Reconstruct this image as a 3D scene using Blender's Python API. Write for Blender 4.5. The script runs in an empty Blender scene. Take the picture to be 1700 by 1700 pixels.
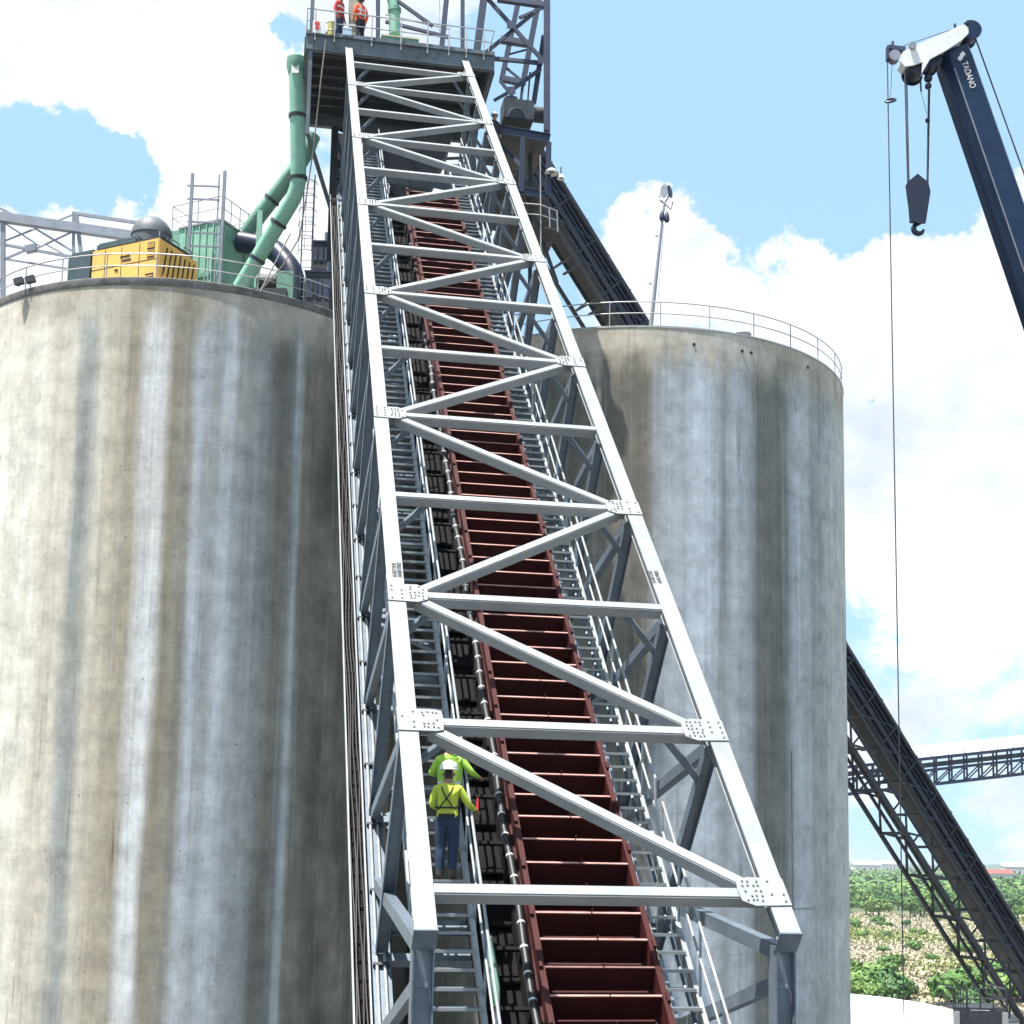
import bpy, bmesh, math, random
from mathutils import Vector, Matrix
random.seed(7)
V = Vector
S = bpy.context.scene
COL = S.collection

# ------------------------------------------------------------------ camera
H = 22.0                                   # eye height above the yard
F_PX, PITCH, ROLL, PPY = 2300.0, .1305, .0192, 1118.8
cam_d = bpy.data.cameras.new('camera')
cam = bpy.data.objects.new('camera', cam_d)
COL.objects.link(cam)
cam_d.sensor_width = 36
cam_d.lens = 36 * F_PX / 1700
cam_d.shift_y = (PPY - 850) / 1700
cam_d.clip_end = 30000
cam.matrix_world = (Matrix.Translation((0, 0, H)) @ Matrix.Rotation(PITCH, 4, 'X')
                    @ Matrix.Rotation(math.radians(90), 4, 'X') @ Matrix.Rotation(ROLL, 4, 'Z'))
S.camera = cam

# ------------------------------------------------------------------ light, sky, exposure
SUN_EL, SUN_AZ = math.radians(72), math.radians(239)     # azimuth clockwise from +Y (the view direction)
sun_dir = V((math.cos(SUN_EL) * math.sin(SUN_AZ), math.cos(SUN_EL) * math.cos(SUN_AZ), math.sin(SUN_EL)))
sl = bpy.data.lights.new('sun', 'SUN')
sl.energy = 5.0
sl.angle = math.radians(.53)
sl.color = (1, .955, .88)
so = bpy.data.objects.new('sun', sl)
COL.objects.link(so)
so.rotation_euler = (-sun_dir).to_track_quat('-Z', 'Y').to_euler()
so.location = (0, -30, 90)

S.view_settings.view_transform = 'Standard'
S.view_settings.look = 'None'
S.view_settings.exposure = 1.22
S.view_settings.gamma = 1
S.view_settings.use_curve_mapping = False

S.cycles.max_bounces = 5
S.cycles.diffuse_bounces = 3
S.cycles.glossy_bounces = 2
S.cycles.transmission_bounces = 2
S.cycles.volume_bounces = 0

f, pi_, ro = F_PX, PITCH, ROLL


def ray(x, y):
    """direction of the sight line through photo pixel (x, y)"""
    dx, dy = x - 850, y - PPY
    c, s = math.cos(ro), math.sin(ro)
    xr, yr = dx * c + dy * s, -dx * s + dy * c
    c, s = math.cos(pi_), math.sin(pi_)
    return V((xr, f * c + yr * s, f * s - yr * c))


def at(x, y, Y):
    """the point at distance Y that shows at photo pixel (x, y)"""
    r = ray(x, y)
    return r * (Y / r.y) + V((0, 0, H))


def world():
    w = bpy.data.worlds.new('World')
    S.world = w
    w.cycles.sampling_method = 'MANUAL'
    w.cycles.sample_map_resolution = 512
    w.use_nodes = True
    nt = w.node_tree
    N, L = nt.nodes, nt.links
    N.clear()
    out = N.new('ShaderNodeOutputWorld')
    bg = N.new('ShaderNodeBackground')
    bg.inputs['Strength'].default_value = .058
    sky = N.new('ShaderNodeTexSky')
    sky.sky_type = 'NISHITA'
    sky.sun_disc = False
    sky.sun_elevation = SUN_EL
    sky.sun_rotation = SUN_AZ
    sky.altitude = 100
    sky.air_density = 1.0
    sky.dust_density = .8
    sky.ozone_density = 1.2
    tc = N.new('ShaderNodeTexCoord')
    D = tc.outputs['Generated']

    def math_(op, a, b=None, clamp=False):
        m = N.new('ShaderNodeMath')
        m.operation = op
        m.use_clamp = clamp
        for i, q in enumerate((a, b)):
            if q is None:
                continue
            if hasattr(q, 'links'):
                L.new(q, m.inputs[i])
            else:
                m.inputs[i].default_value = q
        return m.outputs[0]

    def noise(vec, scale, detail, rough, off=(0, 0, 0)):
        mp = N.new('ShaderNodeMapping')
        mp.inputs['Location'].default_value = off
        mp.inputs['Scale'].default_value = (1, 1, 1.5)
        L.new(vec, mp.inputs['Vector'])
        n = N.new('ShaderNodeTexNoise')
        n.inputs['Scale'].default_value = scale
        n.inputs['Detail'].default_value = detail
        n.inputs['Roughness'].default_value = rough
        L.new(mp.outputs[0], n.inputs['Vector'])
        return n.outputs['Fac']

    n1 = noise(D, 5.5, 9, .6, (3.1, .7, 1.9))
    n1u = noise(D, 5.5, 3, .5, (3.1, .7, 1.84))
    n2 = noise(D, 16.0, 7, .65, (.4, 2.2, .3))
    n3 = noise(D, 6.0, 8, .6, (7.4, 2.2, 5.3))
    sep = N.new('ShaderNodeSeparateXYZ')
    L.new(D, sep.inputs[0])
    # where the cloud banks stand: (photo x, photo y, radius, amount)
    banks = [(120, 130, .20, .34), (330, 30, .13, .25), (330, 240, .10, .20), (90, 395, .12, .28), (330, 430, .1, .2),
             (40, 280, .085, -.52), (170, 300, .075, -.45), (470, 15, .05, -.4), (260, 330, .055, -.2),
             (1280, 170, .24, -.62), (980, 200, .10, -.3), (1560, 300, .11, -.25), (1640, 60, .16, -.3), (1200, 20, .2, -.3),
             (1050, 420, .06, .34), (1180, 480, .11, .38), (1580, 540, .16, .42), (1400, 560, .12, .36),
             (1690, 400, .08, .34), (1600, 800, .14, .3), (1430, 690, .028, -.34), (1690, 650, .1, .25), (1550, 1000, .16, .2)]
    tot = math_('ADD', n1, math_('MULTIPLY', math_('SUBTRACT', n2, .5), .34))
    wv = N.new('ShaderNodeTexNoise')
    wv.inputs['Scale'].default_value = 9
    wv.inputs['Detail'].default_value = 6
    wv.inputs['Roughness'].default_value = .65
    L.new(D, wv.inputs['Vector'])
    w1 = N.new('ShaderNodeVectorMath')
    w1.operation = 'SUBTRACT'
    L.new(wv.outputs['Color'], w1.inputs[0])
    w1.inputs[1].default_value = (.5, .5, .5)
    w2 = N.new('ShaderNodeVectorMath')
    w2.operation = 'MULTIPLY_ADD'
    L.new(w1.outputs[0], w2.inputs[0])
    w2.inputs[1].default_value = (.16, .16, .16)
    L.new(D, w2.inputs[2])
    for (px, py, r, a) in banks:
        d0 = ray(px, py).normalized()
        vm = N.new('ShaderNodeVectorMath')
        vm.operation = 'DISTANCE'
        L.new(w2.outputs[0], vm.inputs[0])
        vm.inputs[1].default_value = d0
        k = math_('SUBTRACT', 1.0, math_('DIVIDE', vm.outputs['Value'], r), True)
        k = math_('MULTIPLY', math_('MULTIPLY', k, k), a * 1.5)
        tot = math_('ADD', tot, k)
    mr = N.new('ShaderNodeMapRange')
    mr.interpolation_type = 'SMOOTHSTEP'
    mr.inputs['From Min'].default_value = .47
    mr.inputs['From Max'].default_value = .60
    L.new(tot, mr.inputs['Value'])
    mask = mr.outputs[0]
    # haze whitening low down
    lo = N.new('ShaderNodeMapRange')
    lo.interpolation_type = 'SMOOTHSTEP'
    lo.inputs['From Min'].default_value = .0
    lo.inputs['From Max'].default_value = .26
    lo.inputs['To Min'].default_value = .85
    lo.inputs['To Max'].default_value = .68
    L.new(sep.outputs['Z'], lo.inputs['Value'])
    # cloud colour: sunlit white, blue-grey bellies
    sh = N.new('ShaderNodeMapRange')
    sh.inputs['From Min'].default_value = .475
    sh.inputs['From Max'].default_value = .68
    L.new(math_('ADD', math_('MULTIPLY', n3, .7), math_('MULTIPLY', n1u, .36)), sh.inputs['Value'])
    cc = N.new('ShaderNodeMix')
    cc.data_type = 'RGBA'
    cc.inputs[6].default_value = (9.3, 9.4, 9.6, 1)
    cc.inputs[7].default_value = (5.4, 6.1, 7.2, 1)
    L.new(sh.outputs[0], cc.inputs[0])
    hz = N.new('ShaderNodeMix')
    hz.data_type = 'RGBA'
    L.new(lo.outputs[0], hz.inputs[0])
    L.new(sky.outputs[0], hz.inputs[6])
    hz.inputs[7].default_value = (4.6, 7.4, 9.9, 1)
    mx = N.new('ShaderNodeMix')
    mx.data_type = 'RGBA'
    L.new(math_('MULTIPLY', mask, .96), mx.inputs[0])
    L.new(hz.outputs[2], mx.inputs[6])
    L.new(cc.outputs[2], mx.inputs[7])
    L.new(mx.outputs[2], bg.inputs['Color'])
    L.new(bg.outputs[0], out.inputs[0])


world()

# ------------------------------------------------------------------ materials
MATS = {}


def mat(name, col, rough=.6, metal=0., var=.15, scale=3., bump=0., bscale=30., dirt=None, dirt_amt=.5, stretch=(1, 1, 1), spec=.5):
    m = bpy.data.materials.new(name)
    m.use_nodes = True
    nt = m.node_tree
    N, L = nt.nodes, nt.links
    b = N['Principled BSDF']
    b.inputs['Roughness'].default_value = rough
    b.inputs['Metallic'].default_value = metal
    b.inputs['Specular IOR Level'].default_value = spec
    g = N.new('ShaderNodeNewGeometry')
    mp = N.new('ShaderNodeMapping')
    mp.inputs['Scale'].default_value = stretch
    L.new(g.outputs['Position'], mp.inputs['Vector'])
    n = N.new('ShaderNodeTexNoise')
    n.inputs['Scale'].default_value = scale
    n.inputs['Detail'].default_value = 6
    n.inputs['Roughness'].default_value = .62
    L.new(mp.outputs[0], n.inputs['Vector'])
    r = N.new('ShaderNodeValToRGB')
    e = r.color_ramp.elements
    e[0].position, e[1].position = .3, .7
    e[0].color = (*[c * (1 - var) for c in col], 1)
    e[1].color = (*[min(1, c * (1 + var)) for c in col], 1)
    L.new(n.outputs['Fac'], r.inputs[0])
    src = r.outputs[0]
    if dirt:
        n2 = N.new('ShaderNodeTexNoise')
        n2.inputs['Scale'].default_value = scale * 2.7
        n2.inputs['Detail'].default_value = 8
        n2.inputs['Roughness'].default_value = .7
        L.new(mp.outputs[0], n2.inputs['Vector'])
        mr = N.new('ShaderNodeMapRange')
        mr.inputs['From Min'].default_value = .52
        mr.inputs['From Max'].default_value = .72
        mr.inputs['To Max'].default_value = dirt_amt
        L.new(n2.outputs['Fac'], mr.inputs['Value'])
        mx = N.new('ShaderNodeMix')
        mx.data_type = 'RGBA'
        L.new(mr.outputs[0], mx.inputs[0])
        L.new(src, mx.inputs[6])
        mx.inputs[7].default_value = (*dirt, 1)
        src = mx.outputs[2]
    L.new(src, b.inputs['Base Color'])
    if bump:
        nb = N.new('ShaderNodeTexNoise')
        nb.inputs['Scale'].default_value = bscale
        nb.inputs['Detail'].default_value = 4
        L.new(g.outputs['Position'], nb.inputs['Vector'])
        bp = N.new('ShaderNodeBump')
        bp.inputs['Strength'].default_value = bump
        bp.inputs['Distance'].default_value = .02
        L.new(nb.outputs['Fac'], bp.inputs['Height'])
        L.new(bp.outputs[0], b.inputs['Normal'])
    MATS[name] = m
    return m


galv = mat('galvanised_steel', (.28, .295, .305), .52, .10, .12, 1.6, .05, 60, (.20, .22, .24), .5, (1, 1, 1), .25)
galv2 = mat('galvanised_steel_shaded', (.145, .18, .22), .42, .25, .2, 2.3, .05, 50, (.07, .09, .12), .6, (1, 1, 1), .35)  # darker bluish galvanised steel: shade inside the truss put into the colour
boltm = mat('bolt_steel', (.14, .14, .14), .6, .3)
redm = mat('red_primer', (.047, .0068, .0066), .6, 0, .25, 2.5, .05, 40, (.026, .006, .006), .6, (1, 1, 1), .25)
rededge = mat('sunlit_red_edge', (.42, .22, .195), .6, 0, .3, 3.)  # plate tops: sunlit brightness put into the colour
darks = mat('dark_steel', (.032, .037, .046), .6, .1, .35, 2., .1, 30, (.07, .075, .08), .6)
blacks = mat('black_rubber', (.012, .012, .014), .5, 0, .3)
beltm = mat('conveyor_belt', (.005, .005, .006), .85, 0, .3, 3., 0, 30, None, .5, (1, 1, 1), .2)
bluest = mat('blue_grey_steel', (.024, .036, .078), .55, .1, .25, 1.5, .05, 30, (.06, .075, .11), .4)
platst = mat('platform_steel', (.115, .14, .16), .6, .1, .25, 1.2, .05, 20, (.04, .05, .06), .8, (1, 1, .5))
greym = mat('grey_painted_steel', (.23, .245, .29), .5, .1, .15, 2.)
railm = mat('rail_steel', (.36, .36, .36), .5, .2, .2, 2., 0, 30, (.22, .17, .13), .5)
greenm = mat('mint_green_paint', (.23, .45, .335), .5, 0, .12, 1.3, .05, 20, (.11, .20, .155), .5)
greend = mat('worn_green_paint', (.15, .31, .235), .55, 0, .2, 1.3, .05, 20, (.10, .12, .09), .6)
yellowm = mat('yellow_paint', (.78, .46, .11), .45, 0, .07, 1.2, 0, 20, (.50, .27, .06), .3)
tealm = mat('dark_teal_paint', (.045, .075, .085), .5, 0, .2, 2.)
whitem = mat('white_paint', (.78, .77, .74), .45, 0, .06, 1.5, 0, 20, (.5, .49, .46), .35)
boomm = mat('navy_boom_paint', (.010, .026, .066), .32, 0, .12, .8, 0, 20, (.022, .046, .09), .6, (1, 1, 1), .3)
navy = mat('navy_dark', (.012, .018, .042), .4, .1, .2)
ropem = mat('wire_rope', (.05, .055, .065), .6, .4, .2)
tanrope = mat('tan_rope', (.30, .27, .22), .8, 0, .2)
glassm = mat('lamp_glass', (.35, .38, .42), .15, 0, .1)
skinm = mat('skin', (.32, .18, .12), .6, 0, .08)
hairm = mat('dark_hair', (.02, .016, .014), .7)
shirtm = mat('lime_yellow_shirt', (.48, .58, .06), .8, 0, .08, 6, .2, 25)
vestm = mat('lime_vest', (.33, .56, .07), .75, 0, .08, 6, .2, 25)
orangem = mat('orange_vest', (.85, .10, .025), .8, 0, .08, 6, .2, 25)
maroonm = mat('red_jacket', (.50, .045, .04), .8, 0, .1, 6, .2, 25)
denim = mat('blue_denim', (.016, .034, .075), .85, 0, .22, 8, .3, 30)
darkcl = mat('dark_trousers', (.015, .018, .028), .85, 0, .2)
bootm = mat('work_boot', (.05, .038, .03), .7)
tapem = mat('reflective_tape', (.65, .66, .66), .35, .2)
helmm = mat('white_helmet', (.80, .79, .76), .3, 0, .04)
strapm = mat('black_webbing', (.02, .02, .022), .8)
redbag = mat('red_tool', (.6, .03, .03), .5)
roofm = mat('red_roof', (.30, .07, .055), .7, 0, .2, .05)
bldgm = mat('pale_building', (.60, .58, .56), .7, 0, .1, .05)
membr = mat('white_membrane', (.78, .78, .77), .5, 0, .04, .3)
barkm = mat('bark', (.07, .052, .04), .9)
leafms = [mat('leaf_a', (.075, .165, .028), .6, 0, .35, .35), mat('leaf_b', (.115, .20, .040), .6, 0, .35, .3),
          mat('leaf_c', (.045, .115, .030), .6, 0, .35, .4)]
brushm = mat('pale_brush', (.40, .36, .275), .9, 0, .35, .06)
brushg = mat('olive_brush', (.21, .25, .085), .9, 0, .35, .08)
hillm = mat('far_wooded_ridge', (.055, .085, .055), .9, 0, .3, .004)


# ------------------------------------------------------------------ mesh helpers
class MB:
    def __init__(s):
        s.v, s.f = [], []

    def add(s, vs, fs):
        o = len(s.v)
        s.v += [tuple(p) for p in vs]
        s.f += [tuple(i + o for i in q) for q in fs]
        return s

    def box(s, c, ax, ay, az, lx, ly, lz):
        c = V(c)
        ax, ay, az = V(ax).normalized() * lx / 2, V(ay).normalized() * ly / 2, V(az).normalized() * lz / 2
        vs = [c + ax * i + ay * j + az * k for i in (-1, 1) for j in (-1, 1) for k in (-1, 1)]
        return s.add(vs, [(0, 1, 3, 2), (4, 6, 7, 5), (0, 4, 5, 1), (2, 3, 7, 6), (0, 2, 6, 4), (1, 5, 7, 3)])

    def bar(s, p, q, w, h, up=(0, 0, 1), off=0.):
        """rectangular bar p-q: w across, h along up; off shifts it along up"""
        p, q, up = V(p), V(q), V(up)
        d = (q - p).normalized()
        side = d.cross(up)
        if side.length < 1e-4:
            side = d.cross(V((1, 0, 0)))
        side.normalize()
        u = side.cross(d).normalized()
        return s.box((p + q) / 2 + u * off, d, side, u, (q - p).length, w, h)

    def ibeam(s, p, q, bf, dp, up=(0, 0, 1), tf=.022, tw=.016, off=0.):
        s.bar(p, q, bf, tf, up, off + dp / 2 - tf / 2)
        s.bar(p, q, bf, tf, up, off - dp / 2 + tf / 2)
        return s.bar(p, q, tw, dp - 2 * tf, up, off)

    def tube(s, pts, r, n=8, caps=True, radii=None):
        pts = [V(p) for p in pts]
        o = len(s.v)
        prev = None
        for i, p in enumerate(pts):
            a = pts[max(0, i - 1)]
            b = pts[min(len(pts) - 1, i + 1)]
            d = (b - a).normalized()
            ref = V((0, 0, 1)) if abs(d.z) < .95 else V((1, 0, 0))
            if prev is not None:
                sx = (prev - d * prev.dot(d))
                sx = sx.normalized() if sx.length > 1e-4 else d.cross(ref).normalized()
            else:
                sx = d.cross(ref).normalized()
            prev = sx
            sy = d.cross(sx)
            rr = radii[i] if radii else r
            for k in range(n):
                t = 2 * math.pi * k / n
                s.v.append(tuple(p + (sx * math.cos(t) + sy * math.sin(t)) * rr))
        for i in range(len(pts) - 1):
            for k in range(n):
                k2 = (k + 1) % n
                s.f.append((o + i * n + k, o + i * n + k2, o + (i + 1) * n + k2, o + (i + 1) * n + k))
        if caps:
            s.f.append(tuple(o + k for k in range(n))[::-1])
            e = o + (len(pts) - 1) * n
            s.f.append(tuple(e + k for k in range(n)))
        return s

    def cyl(s, p, q, r, n=10):
        return s.tube([p, q], r, n)

    def lathe(s, prof, c=(0, 0, 0), n=48, axis='Z', closed=False, a0=0, a1=2 * math.pi):
        """prof: list of (r, z)"""
        o = len(s.v)
        full = abs(a1 - a0 - 2 * math.pi) < 1e-6
        m = n if full else n + 1
        for (r, z) in prof:
            for k in range(m):
                t = a0 + (a1 - a0) * k / n
                s.v.append((c[0] + r * math.cos(t), c[1] + r * math.sin(t), c[2] + z))
        for i in range(len(prof) - 1):
            for k in range(n):
                k2 = (k + 1) % m
                s.f.append((o + i * m + k, o + i * m + k2, o + (i + 1) * m + k2, o + (i + 1) * m + k))
        return s

    def prism(s, poly, ext):
        """extrude a flat polygon (list of 3D points) by the vector ext"""
        n = len(poly)
        ext = V(ext)
        vs = [V(p) for p in poly] + [V(p) + ext for p in poly]
        fs = [tuple(range(n))[::-1], tuple(range(n, 2 * n))]
        fs += [(i, (i + 1) % n, n + (i + 1) % n, n + i) for i in range(n)]
        return s.add(vs, fs)

    def mesh(s, name, m, smooth=False, origin=None):
        me = bpy.data.meshes.new(name)
        vs = s.v
        if origin is not None:
            ox, oy, oz = origin
            vs = [(x - ox, y - oy, z - oz) for x, y, z in vs]
        me.from_pydata(vs, [], s.f)
        for mm in (m if isinstance(m, (list, tuple)) else [m]):
            me.materials.append(mm)
        bm = bmesh.new()
        bm.from_mesh(me)
        bmesh.ops.recalc_face_normals(bm, faces=bm.faces)
        bm.to_mesh(me)
        bm.free()
        if smooth:
            me.polygons.foreach_set('use_smooth', [True] * len(me.polygons))
            try:
                me.set_sharp_from_angle(angle=math.radians(38))
            except Exception:
                pass
        return me

    def build(s, name, m, parent=None, smooth=False):
        xs, ys, zs = zip(*s.v)
        o = ((min(xs) + max(xs)) / 2, (min(ys) + max(ys)) / 2, min(zs))
        return link(name, s.mesh(name, m, smooth, o), parent, Matrix.Translation(o))


WM = {}


def link(name, data, parent=None, M=None):
    o = bpy.data.objects.new(name, data)
    COL.objects.link(o)
    M = M or Matrix.Identity(4)
    o.matrix_basis = M
    if parent is not None:
        o.parent = parent
        o.matrix_parent_inverse = WM[parent.name].inverted()
    WM[o.name] = M
    return o


def tag(o, label, cat, group=None):
    o['label'] = label
    o['category'] = cat
    if group:
        o['group'] = group
    return o


def thing(name, loc, label, cat, group=None):
    return tag(link(name, None, None, Matrix.Translation(V(loc))), label, cat, group)


def struct(o):
    o['kind'] = 'structure'
    return o


def stuff(o):
    o['kind'] = 'stuff'
    return o


# ------------------------------------------------------------------ ground
def ground_material():
    m = bpy.data.materials.new('ground')
    m.use_nodes = True
    nt = m.node_tree
    N, L = nt.nodes, nt.links
    b = N['Principled BSDF']
    b.inputs['Roughness'].default_value = .95
    g = N.new('ShaderNodeNewGeometry')
    n = N.new('ShaderNodeTexNoise')
    n.inputs['Scale'].default_value = .012
    n.inputs['Detail'].default_value = 9
    n.inputs['Roughness'].default_value = .62
    L.new(g.outputs['Position'], n.inputs['Vector'])
    r = N.new('ShaderNodeValToRGB')
    e = r.color_ramp.elements
    e[0].position, e[0].color = .36, (.10, .13, .045, 1)
    e[1].position, e[1].color = .62, (.36, .315, .24, 1)
    k = e.new(.50)
    k.color = (.27, .245, .15, 1)
    L.new(n.outputs['Fac'], r.inputs[0])
    # woodland floor beyond the field, yard concrete close in
    sp = N.new('ShaderNodeSeparateXYZ')
    L.new(g.outputs['Position'], sp.inputs[0])

    def rng(a, c):
        q = N.new('ShaderNodeMapRange')
        q.inputs['From Min'].default_value = a
        q.inputs['From Max'].default_value = c
        L.new(sp.outputs['Y'], q.inputs['Value'])
        return q.outputs[0]
    m1 = N.new('ShaderNodeMix')
    m1.data_type = 'RGBA'
    L.new(rng(560, 660), m1.inputs[0])
    L.new(r.outputs[0], m1.inputs[6])
    m1.inputs[7].default_value = (.06, .085, .03, 1)
    n2 = N.new('ShaderNodeTexNoise')
    n2.inputs['Scale'].default_value = .5
    n2.inputs['Detail'].default_value = 8
    L.new(g.outputs['Position'], n2.inputs['Vector'])
    r2 = N.new('ShaderNodeValToRGB')
    r2.color_ramp.elements[0].color = (.07, .067, .06, 1)
    r2.color_ramp.elements[1].color = (.125, .12, .11, 1)
    L.new(n2.outputs['Fac'], r2.inputs[0])
    m2 = N.new('ShaderNodeMix')
    m2.data_type = 'RGBA'
    L.new(rng(150, 185), m2.inputs[0])
    L.new(r2.outputs[0], m2.inputs[6])
    L.new(m1.outputs[2], m2.inputs[7])
    L.new(m2.outputs[2], b.inputs['Base Color'])
    return m


gm = MB()
xs = [-9000, -3000, -1000, -300, -60, 0, 60, 130, 220, 350, 600, 1000, 3000, 9000]
ys = [-600, -100, 20, 60, 120, 180, 240, 300, 380, 480, 600, 800, 1100, 1600, 2600, 4500, 9000]
for Y in ys:
    for X in xs:
        gm.v.append((X, Y, 0))
nx = len(xs)
for j in range(len(ys) - 1):
    for i in range(nx - 1):
        gm.f.append((j * nx + i, j * nx + i + 1, (j + 1) * nx + i + 1, (j + 1) * nx + i))
struct(gm.build('ground', ground_material()))

hb = MB()
o = len(hb.v)
NH = 90
for i in range(NH + 1):
    X = -3500 + 9500 * i / NH
    hgt = 20 + 14 * math.sin(i * .23 + 1) * math.sin(i * .071) + 5 * math.sin(i * .9) + random.uniform(-2, 2)
    for (yy, zz) in ((4200, -1), (4600, hgt * .8), (5000, hgt), (5800, -1)):
        hb.v.append((X, yy, zz))
for i in range(NH):
    for k in range(3):
        hb.f.append((i * 4 + k, (i + 1) * 4 + k, (i + 1) * 4 + k + 1, i * 4 + k + 1))
struct(hb.build('hills', hillm))


# ------------------------------------------------------------------ concrete silos
ZT = H + 22.28
SILO_L = (V((-14.836, 61.77, 0)), 9.77)
SILO_R = (V((5.548, 66.314, 0)), 10.314)


def silo_angle(x, y, silo):
    """angle round the silo (radians, 0 faces the camera) that shows at a photo pixel"""
    c, R = silo
    d = ray(x, y)
    d = V((d.x, d.y)).normalized()
    b = d.x * c.x + d.y * c.y
    q = b * b - (c.x ** 2 + c.y ** 2 - R * R)
    t = b - math.sqrt(max(q, 0))
    return math.atan2(t * d.x - c.x, -(t * d.y - c.y))


def concrete(name, silo, stops, seed, warm):
    m = bpy.data.materials.new(name)
    m.use_nodes = True
    nt = m.node_tree
    N, L = nt.nodes, nt.links
    b = N['Principled BSDF']
    b.inputs['Roughness'].default_value = .85
    b.inputs['Specular IOR Level'].default_value = .3
    g = N.new('ShaderNodeNewGeometry')
    sub = N.new('ShaderNodeVectorMath')
    sub.operation = 'SUBTRACT'
    sub.inputs[1].default_value = silo[0]
    L.new(g.outputs['Position'], sub.inputs[0])
    sp = N.new('ShaderNodeSeparateXYZ')
    L.new(sub.outputs[0], sp.inputs[0])

    def M(op, a, c=None, clamp=False):
        q = N.new('ShaderNodeMath')
        q.operation = op
        q.use_clamp = clamp
        for i, w in enumerate((a, c)):
            if w is None:
                continue
            if hasattr(w, 'links'):
                L.new(w, q.inputs[i])
            else:
                q.inputs[i].default_value = w
        return q.outputs[0]
    ang = M('ARCTAN2', sp.outputs['X'], M('MULTIPLY', sp.outputs['Y'], -1))
    z = sp.outputs['Z']

    def nz(sa, sz, scale, det=6, rough=.6, off=0.):
        cb = N.new('ShaderNodeCombineXYZ')
        L.new(M('MULTIPLY', ang, silo[1] * sa), cb.inputs[0])
        L.new(M('MULTIPLY', z, sz), cb.inputs[1])
        cb.inputs[2].default_value = seed + off
        n = N.new('ShaderNodeTexNoise')
        n.inputs['Scale'].default_value = scale
        n.inputs['Detail'].default_value = det
        n.inputs['Roughness'].default_value = rough
        L.new(cb.outputs[0], n.inputs['Vector'])
        return n.outputs['Fac']

    def ramp(fac, els):
        r = N.new('ShaderNodeValToRGB')
        e = r.color_ramp.elements
        e[0].position, e[0].color = els[0][0], (*els[0][1], 1)
        e[1].position, e[1].color = els[-1][0], (*els[-1][1], 1)
        for p, c in els[1:-1]:
            k = e.new(p)
            k.color = (*c, 1)
        L.new(fac, r.inputs[0])
        return r.outputs[0]

    def mix(fac, a, c, bt='MIX'):
        q = N.new('ShaderNodeMix')
        q.data_type = 'RGBA'
        q.blend_type = bt
        for i, w in ((0, fac), (6, a), (7, c)):
            if hasattr(w, 'links'):
                L.new(w, q.inputs[i])
            else:
                q.inputs[i].default_value = w if i == 0 else (*w, 1)
        return q.outputs[2]

    def rng(v, a, c, lo=0., hi=1., sm=False):
        q = N.new('ShaderNodeMapRange')
        if sm:
            q.interpolation_type = 'SMOOTHSTEP'
        for i, w in (('From Min', a), ('From Max', c), ('To Min', lo), ('To Max', hi)):
            q.inputs[i].default_value = w
        L.new(v, q.inputs['Value'])
        return q.outputs[0]
    # long run-off streaks and painted-in shade: colour as a function of the angle, edges wandering with height
    wob = M('MULTIPLY', M('SUBTRACT', nz(.8, .06, 1.0, 5, .6), .5), .075)
    aw = rng(M('ADD', ang, wob), -math.pi / 2, math.pi / 2)
    streak_shade = ramp(aw, [((a + math.pi / 2) / math.pi, c) for a, c in stops])
    sv = rng(nz(3.2, .035, 1.0, 6, .65, 91.), .28, .72, .84, 1.14)
    sc_ = N.new('ShaderNodeCombineColor')
    for i in range(3):
        L.new(sv, sc_.inputs[i])
    streak_shade = mix(1., streak_shade, sc_.outputs[0], 'MULTIPLY')
    # beige, blotchy bare concrete
    blot = nz(.35, .30, 1.0, 8, .62, 3.)
    bare = ramp(blot, [(.3, (.28, .245, .185)), (.47, (.43, .385, .31)), (.62, (.55, .51, .44)), (.75, (.46, .415, .335))])
    # the runs start below the top lift
    zt = ZT
    topm = rng(M('ADD', z, M('MULTIPLY', nz(1.6, .1, 1.0, 4, .6, 9.), 2.6)), zt - 1.3, zt + .9, 1, 0, True)
    col = mix(M('MULTIPLY', topm, rng(nz(.5, .12, 1., 6, .6, 21.), .34, .60, warm, 1.)), bare, streak_shade)
    # fine vertical runs, dark and light
    fine = nz(2.6, .05, 1.0, 6, .65, 5.)
    col = mix(rng(fine, .55, .74, 0, .36), col, (.095, .088, .075))
    fine2 = nz(3.8, .045, 1.0, 5, .6, 15.)
    col = mix(rng(fine2, .56, .74, 0, .28), col, (.47, .48, .49))
    # rusty brown drips
    rust = nz(4.5, .16, 1.0, 5, .65, 31.)
    col = mix(M('MULTIPLY', rng(rust, .60, .72, 0, .75), rng(nz(.25, .16, 1.0, 4, .6, 41.), .45, .6)), col, (.15, .108, .065))
    # mottled lifts of the formwork
    lift = M('FRACT', M('DIVIDE', M('ADD', z, M('MULTIPLY', nz(.4, .3, 1., 3, .5, 11.), .25)), 1.22))
    line = M('MULTIPLY', rng(M('ABSOLUTE', M('SUBTRACT', lift, .5)), .46, .5), rng(nz(.9, .7, 1., 4, .6, 51.), .45, .65))
    col = mix(M('MULTIPLY', line, .09), col, (.10, .09, .08))
    vb = N.new('ShaderNodeTexVoronoi')
    vb.inputs['Scale'].default_value = 1.0
    cb = N.new('ShaderNodeCombineXYZ')
    L.new(M('MULTIPLY', ang, silo[1] * .55), cb.inputs[0])
    L.new(M('FLOOR', M('DIVIDE', z, 1.22)), cb.inputs[1])
    cb.inputs[2].default_value = seed
    L.new(cb.outputs[0], vb.inputs['Vector'])
    spv = N.new('ShaderNodeSeparateColor')
    L.new(vb.outputs['Color'], spv.inputs[0])
    mott = nz(1.3, 1.1, 1.0, 9, .7, 61.)
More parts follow.
